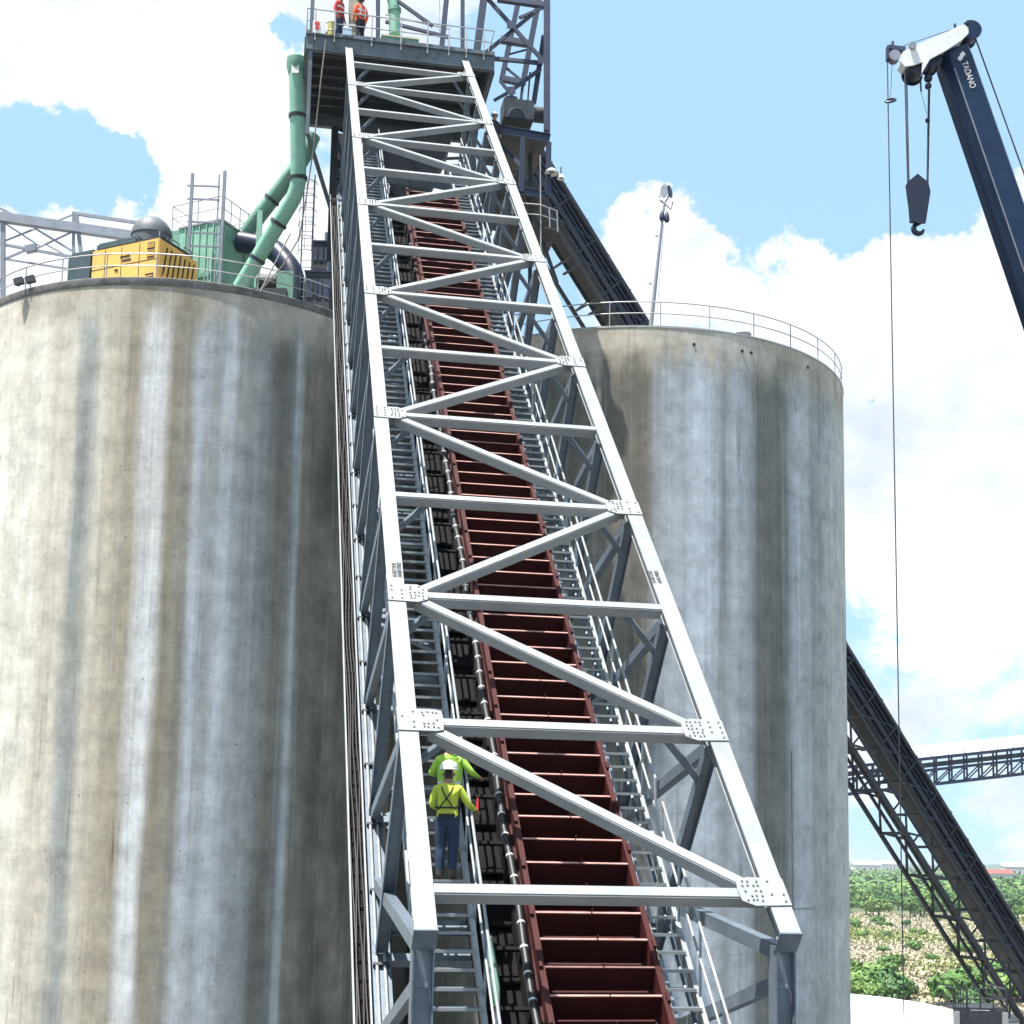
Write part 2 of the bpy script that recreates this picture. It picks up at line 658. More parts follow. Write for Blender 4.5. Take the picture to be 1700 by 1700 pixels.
    val = M('ADD', rng(mott, .25, .75, .66, 1.30), M('MULTIPLY', M('SUBTRACT', spv.outputs[0], .5), .07))
    val = M('ADD', val, M('MULTIPLY', M('SUBTRACT', nz(.13, .85, 1.0, 6, .65, 101.), .5), .42))
    val = M('ADD', val, M('MULTIPLY', M('SUBTRACT', nz(7., 1.6, 1.0, 5, .7, 111.), .5), .30))
    cv = N.new('ShaderNodeCombineColor')
    for i in range(3):
        L.new(val, cv.inputs[i])
    col = mix(1., col, cv.outputs[0], 'MULTIPLY')
    # pits
    pit = nz(5., 4., 1.6, 3, .5, 71.)
    col = mix(rng(pit, .70, .76, 0, .8), col, (.06, .055, .05))
    L.new(col, b.inputs['Base Color'])
    bp = N.new('ShaderNodeBump')
    bp.inputs['Strength'].default_value = .35
    bp.inputs['Distance'].default_value = .03
    L.new(M('ADD', M('MULTIPLY', nz(3, 2.5, 1., 8, .65, 81.), .6), M('MULTIPLY', line, -.15)), bp.inputs['Height'])
    L.new(bp.outputs[0], b.inputs['Normal'])
    return m


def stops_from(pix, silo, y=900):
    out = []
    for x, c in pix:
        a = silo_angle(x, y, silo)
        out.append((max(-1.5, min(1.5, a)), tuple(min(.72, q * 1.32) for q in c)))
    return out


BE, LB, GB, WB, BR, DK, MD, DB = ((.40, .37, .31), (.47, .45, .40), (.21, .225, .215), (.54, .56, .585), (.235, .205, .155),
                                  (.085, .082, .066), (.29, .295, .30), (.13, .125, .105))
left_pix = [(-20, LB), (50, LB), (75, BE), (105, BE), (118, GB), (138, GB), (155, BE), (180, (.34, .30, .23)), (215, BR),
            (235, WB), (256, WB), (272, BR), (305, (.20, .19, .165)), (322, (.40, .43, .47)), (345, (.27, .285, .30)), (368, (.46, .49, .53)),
            (392, MD), (430, (.24, .245, .245)), (455, DB), (480, (.16, .165, .16)), (488, (.37, .41, .42)), (500, DB), (540, DK), (600, DK)]  # dark right end: the drum's shaded side mixed into the stain colours
right_pix = [(900, (.11, .105, .09)), (990, (.105, .098, .082)), (1072, (.13, .118, .095)), (1086, (.24, .25, .255)), (1105, (.33, .35, .365)),  # dark left stops: truss shadow painted in together with brown stain
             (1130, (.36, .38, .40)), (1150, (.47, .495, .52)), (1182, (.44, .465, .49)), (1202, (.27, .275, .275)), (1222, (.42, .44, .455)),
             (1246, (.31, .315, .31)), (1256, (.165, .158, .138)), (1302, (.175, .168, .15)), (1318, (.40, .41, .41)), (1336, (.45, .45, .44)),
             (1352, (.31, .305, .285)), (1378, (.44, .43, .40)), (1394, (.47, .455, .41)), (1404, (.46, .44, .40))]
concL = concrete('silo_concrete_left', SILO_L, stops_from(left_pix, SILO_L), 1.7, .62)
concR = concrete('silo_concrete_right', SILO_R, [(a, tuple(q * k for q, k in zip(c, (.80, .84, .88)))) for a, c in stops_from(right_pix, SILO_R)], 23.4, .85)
lipm = mat('rim_concrete', (.14, .135, .13), .9, 0, .4, 1.6, .3, 12, (.36, .35, .33), .7)
roofdeck = mat('roof_deck', (.25, .24, .225), .9, 0, .2, 1.)


def ring_pts(c, R, z, n=96, a0=0, a1=2 * math.pi):
    return [(c.x + R * math.sin(a0 + (a1 - a0) * k / n), c.y - R * math.cos(a0 + (a1 - a0) * k / n), z) for k in range(n + 1)]


def railing(parent, c, R, z, n_posts, m, a_off=0., r=.026, h=1.07):
    root = MB().tube(ring_pts(c, R, z + h), r, 6, False).build('railing', m, parent, True)
    MB().tube(ring_pts(c, R, z + h * .53), r * .85, 6, False).build('mid_rail', m, root, True)
    pm = MB().cyl((0, 0, 0), (0, 0, h), r * .95, 6).mesh('post', m, True)
    for k in range(n_posts):
        a = a_off + 2 * math.pi * k / n_posts
        link('post', pm, root, Matrix.Translation((c.x + R * math.sin(a), c.y - R * math.cos(a), z)))
    return root


def make_silo(silo, m, label, left):
    c, R = silo
    t = thing('concrete_silo', c, label, 'silo')
    MB().lathe([(R, 0), (R, 12), (R, 24), (R, 36), (R, ZT - (.34 if left else .08))], c, 160).build('shell', m, t, True)
    if left:
        rim = MB().lathe([(R - .4, ZT - .34), (R + .02, ZT - .34), (R + .035, ZT - .31), (R + .035, ZT - .03), (R + .01, ZT), (R - .35, ZT), (R - .35, ZT - .3)], c, 160)
        rim.build('rim', lipm, t, True)
        MB().lathe([(0.01, ZT - .06), (R - .36, ZT - .06)], c, 96).build('roof', roofdeck, t)
        railing(t, c, R - .22, ZT, 30, railm, .05)
    else:
        MB().lathe([(R - .2, ZT - .08), (R + .02, ZT - .08), (R + .02, ZT), (R - .2, ZT)], c, 160).build('rim', railm, t, True)
        MB().lathe([(0.01, ZT - .03), (R - .15, ZT - .03)], c, 96).build('roof', roofdeck, t)
        railing(t, c, R - .06, ZT, 30, railm, silo_angle(1179, 546, silo) % (2 * math.pi / 30))
        hm = MB().cyl((0, -.03, 0), (0, .05, 0), .07, 10).mesh('weep_hole', blacks)
        for (x, y) in ((1152, 572), (1232, 583), (1247, 586), (1341, 610)):
            a = silo_angle(x, y, silo)
            d = ray(x, y)
            p = V((c.x + R * math.sin(a), c.y - R * math.cos(a)))
            zz = H + d.z / d.y * p.y
            link('weep_hole', hm, t, Matrix.Translation((p.x, p.y, zz)) @ Matrix.Rotation(a, 4, 'Z'))
        a = silo_angle(1315, 1400, silo)
        p = V((c.x + (R + .03) * math.sin(a), c.y - (R + .03) * math.cos(a), 0))
        cp = [(p.x, p.y, 26.6), (p.x, p.y, 20.1)]
        for k in range(5):
            b = a + .018 * k * 2
            cp.append((c.x + (R + .03) * math.sin(b), c.y - (R + .03) * math.cos(b), 20.05))
        MB().tube(cp, .022, 6).build('conduit', galv, t, True)
    return t


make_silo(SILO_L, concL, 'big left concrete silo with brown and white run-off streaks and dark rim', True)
wl = MB().box((-5.1, 64.6, (ZT - .5) / 2), (1, .2, 0), (-.2, 1, 0), (0, 0, 1), 2.2, .4, ZT - .5).build('added_gap_wall', mat('gap_wall_concrete', (.16, .155, .14), .9, 0, .25, .6))  # added wall keeps the bright background out of the gap
tag(wl, 'narrow dark concrete strip added to block the gap between the two silos', 'wall')
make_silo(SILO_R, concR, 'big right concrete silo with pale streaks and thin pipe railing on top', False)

# ------------------------------------------------------------------ the inclined conveyor truss
HD, INC, W = -.1728, .7542, 4.6
O = V((-1.695, 21, 3.0627 + H))
A = V((math.sin(HD) * math.cos(INC), math.cos(HD) * math.cos(INC), math.sin(INC)))
TV = V((math.cos(HD), -math.sin(HD), 0))
NV = TV.cross(A)
UP = V((0, 0, 1))
HF = V((math.sin(HD), math.cos(HD), 0))          # level, pointing up the slope
D_BOT = -5.0


def T(s, w, d):
    return O + A * s + TV * w + NV * d


def frame(s, w, d, lvl=False):
    """matrix of the truss frame (x across, y up the slope, z out of it); lvl: level frame"""
    m = Matrix((TV, HF, UP)) if lvl else Matrix((TV, A, NV))
    return Matrix.Translation(T(s, w, d)) @ m.transposed().to_4x4()


def sk(k):
    return 1.67 + 3.37 * k


S0, S1 = -5.79, 41.2
truss = thing('conveyor_truss', T(-5.8, 2.3, 0) - UP * 21.1,
              'bright galvanised steel box truss climbing steeply between the two silos', 'truss')
for w in (0, W):
    c = MB().bar(T(S0, w, -.011), T(S1, w, -.011), .28, .022, NV).bar(T(S0, w, -.16), T(S1, w, -.16), .05, .276, NV)
    c = c.bar(T(S0, w, -.309), T(S1, w, -.309), .11, .022, NV).build('top_chord', galv, truss)
    MB().bar(T(S0 - .012, w, -.16), T(S0 + .012, w, -.16), .30, .34, NV).build('end_plate', galv2, c)
for w in (0, W):
    MB().ibeam(T(-10.5, w, D_BOT), T(39.5, w, D_BOT), .30, .34, NV).build('bottom_chord', galv2, truss)
# end posts, truly vertical, standing on the yard
for w in (0, W):
    p = T(S0 + .12, w, -.34)
    MB().ibeam((p.x, p.y, .02), p, .26, .27, TV, .02, .014).build('end_post', galv2, truss)
    q = p - UP * .15
    MB().bar(q + A * .1, T(-.1, w, D_BOT + .2), .20, .16, TV).build('end_brace', galv2, truss)
    MB().bar(q - UP * .3, T(-3.3, w, D_BOT + .2), .18, .14, TV).build('end_brace', galv2, truss)
# struts across the top
strut_me = MB().box((0, 0, 0), (1, 0, 0), (0, 1, 0), (0, 0, 1), W - .29, .19, .20).mesh('top_strut', galv)
bm = bmesh.new()
bm.from_mesh(strut_me)
bmesh.ops.bevel(bm, geom=[e for e in bm.edges if e.calc_length() > 2], offset=.018, segments=2, affect='EDGES')
bm.to_mesh(strut_me)
bm.free()
for k in range(-2, 12):
    link('top_strut', strut_me, truss, frame(sk(k), W / 2, -.103))


def hss(name, p, q, w, h, up, m, parent, bev=.016):
    b = MB().bar(p, q, w, h, up)
    xs, ys, zs = zip(*b.v)
    o = ((min(xs) + max(xs)) / 2, (min(ys) + max(ys)) / 2, min(zs))
    me = b.mesh(name, m, False, o)
    bm = bmesh.new()
    bm.from_mesh(me)
    ln = max(e.calc_length() for e in bm.edges)
    bmesh.ops.bevel(bm, geom=[e for e in bm.edges if e.calc_length() > ln * .9], offset=bev, segments=2, affect='EDGES')
    bm.to_mesh(me)
    bm.free()
    return link(name, me, parent, Matrix.Translation(o))


for k in range(-2, 11):
    a_, b_ = (k, k + 1) if k % 2 == 0 else (k + 1, k)          # even nodes on the left, odd on the right
    if k == -2:
        p, q = T(sk(-1) - .14, .34, -.108), T(sk(-2) + .16, W - .34, -.108)
    else:
        if k == -1:
            p, q = T(sk(0) - .12, .34, -.108), T(sk(-1) + .14, W - .34, -.108)
        else:
            p, q = T(sk(a_) + (.12 if b_ > a_ else -.12), .34, -.108), T(sk(b_) + (-.12 if b_ > a_ else .12), W - .34, -.108)
    hss('top_diagonal', p, q, .175, .20, NV, galv, truss)


def gusset(k, left):
    s = sk(k)
    sg = 1 if left else -1
    w0 = 0 if left else W
    poly = [(-.145, -.25), (.40, -.25), (.50, -.22), (.52, 0), (.50, .22), (.40, .25), (-.145, .25)]
    if left and k > -1 or not left:
        poly = [(-.145, -.24), (.34, -.26), (.50, -.17), (.52, 0), (.50, .17), (.34, .26), (-.145, .24)]
    g = MB().prism([T(s + y, w0 + sg * x, .003) for x, y in poly], NV * .018).build('gusset_plate', galv, truss)
    bb = MB()
    spots = [(-.08, y) for y in (-.18, -.06, .06, .18)] + [(.08, y) for y in (-.18, -.06, .06, .18)]
    spots += [(x + random.uniform(-.012, .012), y + random.uniform(-.012, .012)) for x in (.22, .29, .36, .43) for y in (-.17, -.09, .0, .09, .17)
              if abs(y) < .26 - (x - .3) * .5]
    for x, y in spots:
        if random.random() < .22:
            continue
        p = T(s + y, w0 + sg * x, .021)
        bb.cyl(p, p + NV * .018, .015, 6)
    stuff(bb.build('bolts', boltm, g))


for k in range(-1, 11):
    if k % 2 == 0 or k == -1:
        gusset(k, True)
for k in range(-2, 12):
    if k % 2 == 1 or k in (-1, -2):
        gusset(k, False)
# side frames: posts, diagonals, knee braces; bottom frame
for w in (0, W):
    sg = 1 if w == 0 else -1
    for k in range(-1, 12):
        s = sk(k)
        MB().ibeam(T(s, w, -.33), T(s, w, D_BOT + .18), .17, .2, TV, .014, .01).build('side_post', galv2, truss)
        hss('knee_brace', T(s, w + sg * .72, -.2), T(s, w + sg * .06, -.95), .10, .12, A, galv2, truss, .01)
        if k < 11:
            hss('side_diagonal', T(s + .1, w, -.42), T(sk(k + 1) - .1, w, D_BOT + .28), .20, .15, TV, galv2, truss, .01)
bot_me = MB().box((0, 0, 0), (1, 0, 0), (0, 1, 0), (0, 0, 1), W - .31, .16, .16).mesh('bottom_strut', galv2)
flo_me = MB().ibeam((-W / 2 + .11, 0, 0), (W / 2 - .11, 0, 0), .15, .22, (0, 0, 1), .014, .01).mesh('floor_beam', galv2)
for k in range(-2, 12):
    link('bottom_strut', bot_me, truss, frame(sk(k) + .01, W / 2, D_BOT))
    link('floor_beam', flo_me, truss, frame(sk(k) + .012, W / 2, -4.25))
    if k < 11:
        p, q = T(sk(k) + .15, .25, D_BOT - .02), T(sk(k + 1) - .15, W - .25, D_BOT - .02)
        if k % 2:
            p, q = T(sk(k) + .15, W - .25, D_BOT - .02), T(sk(k + 1) - .15, .25, D_BOT - .02)
        hss('bottom_diagonal', p, q, .12, .12, NV, galv2, truss, .01)
# stencilled erection marks beside two nodes
def text_mesh(body, size, m, thick=.002):
    cu = bpy.data.curves.new('lettering', 'FONT')
    cu.body = body
    cu.size = size
    cu.extrude = thick
    cu.align_x = 'LEFT'
    ob = bpy.data.objects.new('lettering', cu)
    COL.objects.link(ob)
    bpy.context.view_layer.update()
    me = bpy.data.meshes.new_from_object(ob.evaluated_get(bpy.context.evaluated_depsgraph_get()))
    bpy.data.objects.remove(ob)
    me.materials.clear()
    me.materials.append(m)
    return me


stencil = mat('stencil_paint', (.06, .06, .06), .7)
def mark(rows, s, w, flip):
    for i, (body, dw) in enumerate(rows):
        me = text_mesh(body, .105, stencil)
        R = Matrix((-A if flip else A, TV if flip else -TV, NV)).transposed().to_4x4()
        link('stencil_mark', me, truss, Matrix.Translation(T(s, w + dw, .006)) @ R)


mark([('A10772H', -.075), ('ANSY002', .03)], 2.4, W, False)
mark([('A10772HE', .03), ('AN0SY002', .115)], 2.15, 0, False)

# ------------------------------------------------------------------ staircases inside the truss
STEP = .365
N0, N1 = -26, 103


def staircase(w0, w1, label, rails, loops=False):
    t = thing('metal_staircase', T(-9.6, (w0 + w1) / 2, -3.3), label, 'staircase')
    wid = w1 - w0
    tm = MB()
    tm.box((0, .02, -.014), (1, 0, 0), (0, 1, 0), (0, 0, 1), wid - .05, .22, .026)
    tm.box((0, -.096, -.02), (1, 0, 0), (0, 1, 0), (0, 0, 1), wid - .05, .012, .045)
    tm = tm.mesh('tread', [galv2, galv])  # plates take the shade-toned steel, nosings the bright one
    for p in tm.polygons[6:]:
        p.material_index = 1
    for i in range(N0, N1):
        link('tread', tm, t, frame(i * STEP - 0.02, (w0 + w1) / 2, -3.0, True))
    for w in (w0, w1):
        MB().bar(T(-9.6, w, -3.13), T(37.8, w, -3.13), .03, .26, NV).build('stringer', galv2, t)
        MB().bar(T(-9.6, w, -2.993), T(37.8, w, -2.993), .075, .012, NV).build('stringer_flange', galv, t)
    for w in rails:
        lo, hi = V((0, 0, .55)), V((0, 0, 1.03))
        segs = [(-9.4, 37.6)] if not loops else [(-9.4, -1.45), (-.85, 14.8), (15.3, 37.6)]
        for (sa, sb) in segs:
            pts_hi = [T(sa, w, -3) + lo, T(sa, w, -3) + hi, T(sb, w, -3) + hi, T(sb, w, -3) + lo]
            h = MB().tube(pts_hi, .024, 8).build('handrail', galv, t, True)
            MB().tube([T(sa, w, -3) + lo, T(sb, w, -3) + lo], .021, 8).build('mid_rail', galv, h, True)
        pm = MB().cyl((0, 0, -.12), (0, 0, 1.02), .023, 8).mesh('rail_post', galv2, True)
        for k in range(-6, 25):
            s = k * 1.5 + .3
            if any(sa <= s <= sb for sa, sb in segs):
                link('rail_post', pm, t, Matrix.Translation(T(s, w, -3)))
    return t


staircase(.28, 1.20, 'galvanised stair left of the red conveyor, with workers on it', [.25, 1.24])
staircase(3.93, 4.42, 'narrow galvanised stair right of the red conveyor, next to right silo', [4.44], True)

# ------------------------------------------------------------------ red conveyor frame
RW0, RW1 = 2.12, 3.79
red = thing('red_conveyor_frame', T(-9.5, (RW0 + RW1) / 2, -3.4),
            'dark red conveyor frame with cross plates like ladder rungs, up the middle of the truss', 'conveyor')
for w, sg in ((RW0, -1), (RW1, 1)):
    sd = MB()
    sd.bar(T(-9.5, w, -3.02), T(33, w, -3.02), .02, .48, NV)
    sd.bar(T(-9.5, w + sg * .036, -2.77), T(33, w + sg * .036, -2.77), .09, .018, NV)
    sd.bar(T(-9.5, w + sg * .045, -3.25), T(33, w + sg * .045, -3.25), .07, .018, NV)
    sd.build('side_channel', redm, red)
MB().bar(T(-9.5, (RW0 + RW1) / 2, -3.30), T(33, (RW0 + RW1) / 2, -3.30), RW1 - RW0 - .03, .012, NV).build('bottom_pan', redm, red)
pl = MB()
pl.box((0, 0, -.25), (1, 0, 0), (0, 1, 0), (0, 0, 1), RW1 - RW0 - .025, .014, .48)
pl = pl.mesh('cross_plate', redm)
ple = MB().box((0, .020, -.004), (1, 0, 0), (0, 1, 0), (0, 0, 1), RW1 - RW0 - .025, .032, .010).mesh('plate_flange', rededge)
lug = MB().box((0, 0, .04), (1, 0, 0), (0, 1, 0), (0, 0, 1), .012, .03, .08).mesh('lug', redm)
for i in range(78):
    s = -9.3 + i * .545
    o = link('cross_plate', pl, red, frame(s, (RW0 + RW1) / 2, -2.775))
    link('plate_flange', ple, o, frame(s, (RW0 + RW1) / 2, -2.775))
    if i < 25:
        link('lug', lug, o, frame(s + .02, (RW0 + RW1) / 2 + .05, -2.775))
cl = MB().box((0, 0, 0), (1, 0, 0), (0, 1, 0), (0, 0, 1), .05, .16, .09).mesh('clip', redm)
for i in range(40):
    link('clip', cl, red, frame(-9 + i * 1.04, RW0 - .06, -2.755))
    link('clip', cl, red, frame(-8.6 + i * 1.04, RW1 + .06, -2.755))

# black hose with pale bands lying along the red frame
hose = thing('banded_hose', T(-9.5, 1.9, -3.2), 'black hose with white bands lying along the left edge of the red frame', 'hose')
hp = [T(-9.5 + i * .9, 1.93 + .018 * math.sin(i * 1.7), -2.98 + .02 * math.sin(i * 1.1)) for i in range(34)]
MB().tube(hp, .06, 10).build('hose_line', blacks, hose, True)
bm_ = MB().tube([(0, -.018, 0), (0, .018, 0)], .066, 12).mesh('band', tapem, True)
for i in range(56):
    s = -9.3 + i * .5
    link('band', bm_, hose, frame(s, 1.93 + .018 * math.sin((s + 9.5) / .9 * 1.7), -2.98 + .02 * math.sin((s + 9.5) / .9 * 1.1)))

# dark return-belt trough between the left stair and the red frame
tr = thing('belt_trough', T(-9.5, 1.6, -4.2), 'dark belt trough with rollers between left stair and red frame', 'conveyor trough')
MB().bar(T(-9.5, 1.72, -4.12), T(34, 1.72, -4.12), .72, .03, NV).build('belt', beltm, tr)
for w in (1.36, 2.07):
    MB().bar(T(-9.5, w, -3.95), T(34, w, -3.95), .05, .36, NV).build('trough_side', beltm, tr)
rl = MB().cyl((-.31, 0, 0), (.31, 0, 0), .06, 10).mesh('roller', beltm, True)
br = MB().box((0, 0, 0), (1, 0, 0), (0, 1, 0), (0, 0, 1), .66, .07, .05).mesh('cross_bracket', beltm)
ub = MB().box((0, 0, .2), (1, 0, 0), (0, 1, 0), (0, 0, 1), .05, .06, .5).mesh('upright', beltm)
gp = MB().box((0, 0, 0), (1, 0, 0), (0, 1, 0), (0, 0, 1), .18, .8, .02).mesh('guard_plate', darks)
for i in range(36):
    s = -9 + i * 1.2
    link('roller', rl, tr, frame(s, 1.72, -4.04))
    link('cross_bracket', br, tr, frame(s + .4, 1.72, -3.74))
    link('upright', ub, tr, frame(s + .2, 2.03, -3.75))
    if i % 3 == 0:
        link('guard_plate', gp, tr, frame(s + .7, 1.48, -3.72))
# cable ladder on the outside of the left bottom chord
ct = thing('cable_ladder', T(-9.5, -.4, -5), 'ladder-type cable tray with black cables outside the left bottom chord', 'cable tray')
for w in (-.47, -.20):
    MB().bar(T(-9.5, w, -4.86), T(38, w, -4.86), .028, .11, NV).build('tray_rail', galv, ct)
rg = MB().box((0, 0, 0), (1, 0, 0), (0, 1, 0), (0, 0, 1), .25, .03, .022).mesh('rung', beltm)
for i in range(118):
    link('rung', rg, ct, frame(-9.4 + i * .4, -.335, -4.885))
MB().bar(T(-9.5, -.335, -4.93), T(38, -.335, -4.93), .25, .012, NV).build('tray_base', beltm, ct)
for j, w in enumerate((-.43, -.38, -.32, -.26)):
    pts = [T(-9.5 + i * 1.1, w + .025 * math.sin(i * (1.1 + j * .35) + j), -4.845 + .012 * math.sin(i * 2.1 + j)) for i in range(43)]
    MB().tube(pts, .016, 6).build('cable', blacks, ct, True)
# conduits strapped on the chord
cd = thing('conduit_run', T(-9.5, -.1, -4.8), 'pair of thin steel conduits clamped along the left bottom chord', 'conduit')
for w in (-.08, .05):
    MB().tube([T(-9.5, w, -4.785), T(37, w, -4.785)], .026, 8).build('conduit_pipe', galv, cd, True)
cpm = MB().box((0, 0, 0), (1, 0, 0), (0, 1, 0), (0, 0, 1), .26, .06, .07).mesh('clamp', darks)
for i in range(28):
    link('clamp', cpm, cd, frame(-9 + i * 1.68 + .3, -.015, -4.79))
# right-hand cable/handrail conduit inside the right stair
cd2 = thing('conduit_run', T(-9.5, 4.5, -3.4), 'steel conduits running beside the right stair under its handrail', 'conduit')
for w, d in ((4.30 + .22, -3.25), (4.40, -3.36)):
    MB().tube([T(-9.5, w, d), T(37, w, d)], .03, 8).build('conduit_pipe', galv2, cd2, True)
#SECTION2
# ------------------------------------------------------------------ head platform above the truss
def bars(parent, name, segs, w, m, dw=None):
    """one part per segment: ((x,y,Y),(x,y,Y))"""
    for sg in segs:
        p, q = (at(*a) if len(a) == 3 and a[0] > -90 and not isinstance(a, Vector) else a for a in sg[:2])
        ww = sg[2] if len(sg) > 2 else w
        MB().bar(p, q, ww, dw or ww, (0, -1, .05)).build(name, m, parent)


PLF = at(508, 56, 50.3)
PLEN, PDEP = 7.45, 5.7
hp_ = thing('head_platform', PLF - UP * 1, 'grey steel platform with railing at the head of the truss', 'platform')


def Pf(w, b, z):
    return PLF + TV * w + HF * b + UP * z


MB().ibeam(Pf(0, 0, -.34), Pf(PLEN, 0, -.34), .22, .66, UP).build('front_beam', platst, hp_)
MB().ibeam(Pf(0, PDEP, -.34), Pf(PLEN, PDEP, -.34), .22, .66, UP).build('rear_beam', platst, hp_)
for w in (.06, PLEN - .06):
    MB().ibeam(Pf(w, .13, -.34), Pf(w, PDEP - .13, -.34), .2, .6, UP).build('side_beam', platst, hp_)
for i in range(7):
    b = .75 + i * .75
    MB().ibeam(Pf(.2, b, -.22), Pf(PLEN - .2, b, -.22), .12, .3, UP).build('joist', darks, hp_)
for i in range(6):
    b0, b1 = .02 + i * .94, .02 + (i + 1) * .94 - .02
    MB().bar(Pf(.12, (b0 + b1) / 2, .012), Pf(PLEN - .12, (b0 + b1) / 2, .012), b1 - b0, .024, UP).build('deck_plate', darks, hp_)
MB().bar(Pf(0, -.02, .10), Pf(PLEN, -.02, .10), .012, .15, UP).build('toe_board', platst, hp_)
rr = MB().tube([Pf(.03, PDEP, 1.07), Pf(.03, 0, 1.07), Pf(PLEN - .03, 0, 1.07), Pf(PLEN - .03, PDEP, 1.07)], .026, 8).build('railing', railm, hp_, True)
MB().tube([Pf(.03, PDEP, .56), Pf(.03, 0, .56), Pf(PLEN - .03, 0, .56), Pf(PLEN - .03, PDEP, .56)], .022, 8).build('mid_rail', railm, rr, True)
pm = MB().bar((0, 0, -.25), (0, 0, 1.07), .05, .05, (0, 1, 0)).mesh('post', railm)
for w in (.35, 1.1, 2.55, 3.7, 4.75, 5.6, 6.3, 7.0):
    link('post', pm, rr, Matrix.Translation(Pf(w, -.07, 0)))
for b in (1.5, 3, 4.5):
    link('post', pm, rr, Matrix.Translation(Pf(.03, b, .2)))
    link('post', pm, rr, Matrix.Translation(Pf(PLEN - .03, b, .2)))
# corner column and frame rising from the platform
cb = at(510, 224, 50.35)
MB().bar((cb.x, cb.y, cb.z), (cb.x, cb.y, PLF.z + 3.2), .15, .15, TV).build('corner_column', platst, hp_)
MB().bar(cb + UP * .1, V((-8.05, 55.9, PLF.z - 4.6)), .14, .14, TV).build('knee_brace', platst, hp_)
for (x0, y0, x1, y1, Y, ww) in ((627.5, -60, 627.5, 76, 52, .16), (658, 0, 718, 43, 52.2, .12), (600, -50, 658, 0, 52.2, .12), (745, -40, 733, 82, 54, .2),
                                (768, -60, 768, 86, 53.5, .17), (730, 0, 730, 56, 51.4, .04), (640, 36, 745, 62, 55, .12), (640, 24, 745, 48, 55, .05)):
    MB().bar(at(x0, y0, Y), at(x1, y1, Y), ww, ww, (0, -1, .05)).build('upright', bluest if ww > .11 else railm, hp_)

# main legs and floors under the platform: the transfer tower
tw = thing('transfer_tower', (-4, 57.5, ZT), 'dark braced steel tower under the head platform, standing on the silo tops', 'tower')
zt = PLF.z - .7
LEG = [V((-8.05, 56.0, 0)), V((-2.2, 58.4, 0)), V((-7.9, 61.2, 0)), V((-2.4, 62.2, 0))]
for p in LEG:
    MB().ibeam((p.x, p.y, ZT - .06), (p.x, p.y, zt), .3, .3, TV).build('leg', darks, tw)
lv = [ZT + 2.2, ZT + 4.6, ZT + 7.0]
for z in lv:
    for a, b in ((0, 1), (1, 3), (3, 2), (2, 0)):
        MB().ibeam(LEG[a] + UP * z, LEG[b] + UP * z, .18, .3, UP).build('beam', darks, tw)
zs_ = [ZT] + lv + [zt]
for i in range(4):
    for a, b in ((0, 1), (2, 0), (3, 2)):
        p, q = LEG[a] + UP * zs_[i], LEG[b] + UP * zs_[i + 1]
        MB().bar(p, q, .10, .10, UP).build('brace', darks, tw)
        p, q = LEG[b] + UP * (zs_[i] + .05), LEG[a] + UP * (zs_[i + 1] + .05)
        MB().bar(p + HF * .12, q + HF * .12, .10, .10, UP).build('brace', darks, tw)
for z in lv[:2]:
    MB().prism([LEG[0] + UP * z, LEG[1] + UP * z, LEG[3] + UP * z, LEG[2] + UP * z], UP * .05).build('floor_plate', darks, tw)
# cladding sheets between the legs, a few missing
for i in range(4):
    for j in range(5):
        if (i, j) in ((2, 4), (3, 3)):
            continue
        p = LEG[0].lerp(LEG[1], (j + .03) / 5) + UP * (zs_[i] + .25) + HF * .6
        q = LEG[0].lerp(LEG[1], (j + .97) / 5) + UP * (zs_[i] + .25) + HF * .6
        hgt = (zs_[i + 1] - zs_[i]) * random.uniform(.75, .95)
        MB().bar((p + q) / 2, (p + q) / 2 + UP * hgt, (q - p).length, .03, TV.cross(UP)).build('cladding_sheet', darks, tw)
# chute hopper
hz0 = MB()
c0 = V((-4.6, 55.6, ZT + 7.6))
top = [c0 + TV * a + HF * b for a, b in ((-1.5, -1.2), (1.5, -1.2), (1.5, 1.2), (-1.5, 1.2))]
bot = [c0 + TV * a * .35 + HF * b * .35 - UP * 2.6 for a, b in ((-1.5, -1.2), (1.5, -1.2), (1.5, 1.2), (-1.5, 1.2))]
hz0.add(top + bot, [(0, 1, 2, 3), (4, 7, 6, 5), (0, 4, 5, 1), (1, 5, 6, 2), (2, 6, 7, 3), (3, 7, 4, 0)])
hz0.build('hopper', darks, tw)

# caged ladder beside the tower
ld = thing('caged_ladder', at(505, 470, 55.5), 'thin steel caged ladder rising beside the dark tower above left silo', 'ladder')
la, lb = at(497, 500, 55.5), at(515, 500, 55.5)
for p in (la, lb):
    MB().bar(p, V((p.x, p.y, p.z + 5.6)), .05, .05, (0, 1, 0)).build('side_rail', bluest, ld)
for i in range(17):
    z = UP * (.2 + i * .32)
    MB().cyl(la + z, lb + z, .014, 6).build('rung', bluest, ld, True)
for i in range(6):
    z = la.z + 2.0 + i * .62
    mid = (la + lb) / 2
    pts = [V((mid.x + .38 * math.cos(t), mid.y - .1 - .55 * math.sin(t), z)) for t in [math.pi * k / 8 for k in range(9)]]
    MB().tube(pts, .014, 6).build('cage_hoop', bluest, ld, True)
for t in (.25, .5, .75):
    p = V((mid.x + .38 * math.cos(math.pi * t), mid.y - .1 - .55 * math.sin(math.pi * t), la.z + 2))
    MB().cyl(p, p + UP * 3.1, .012, 6).build('cage_bar', bluest, ld, True)

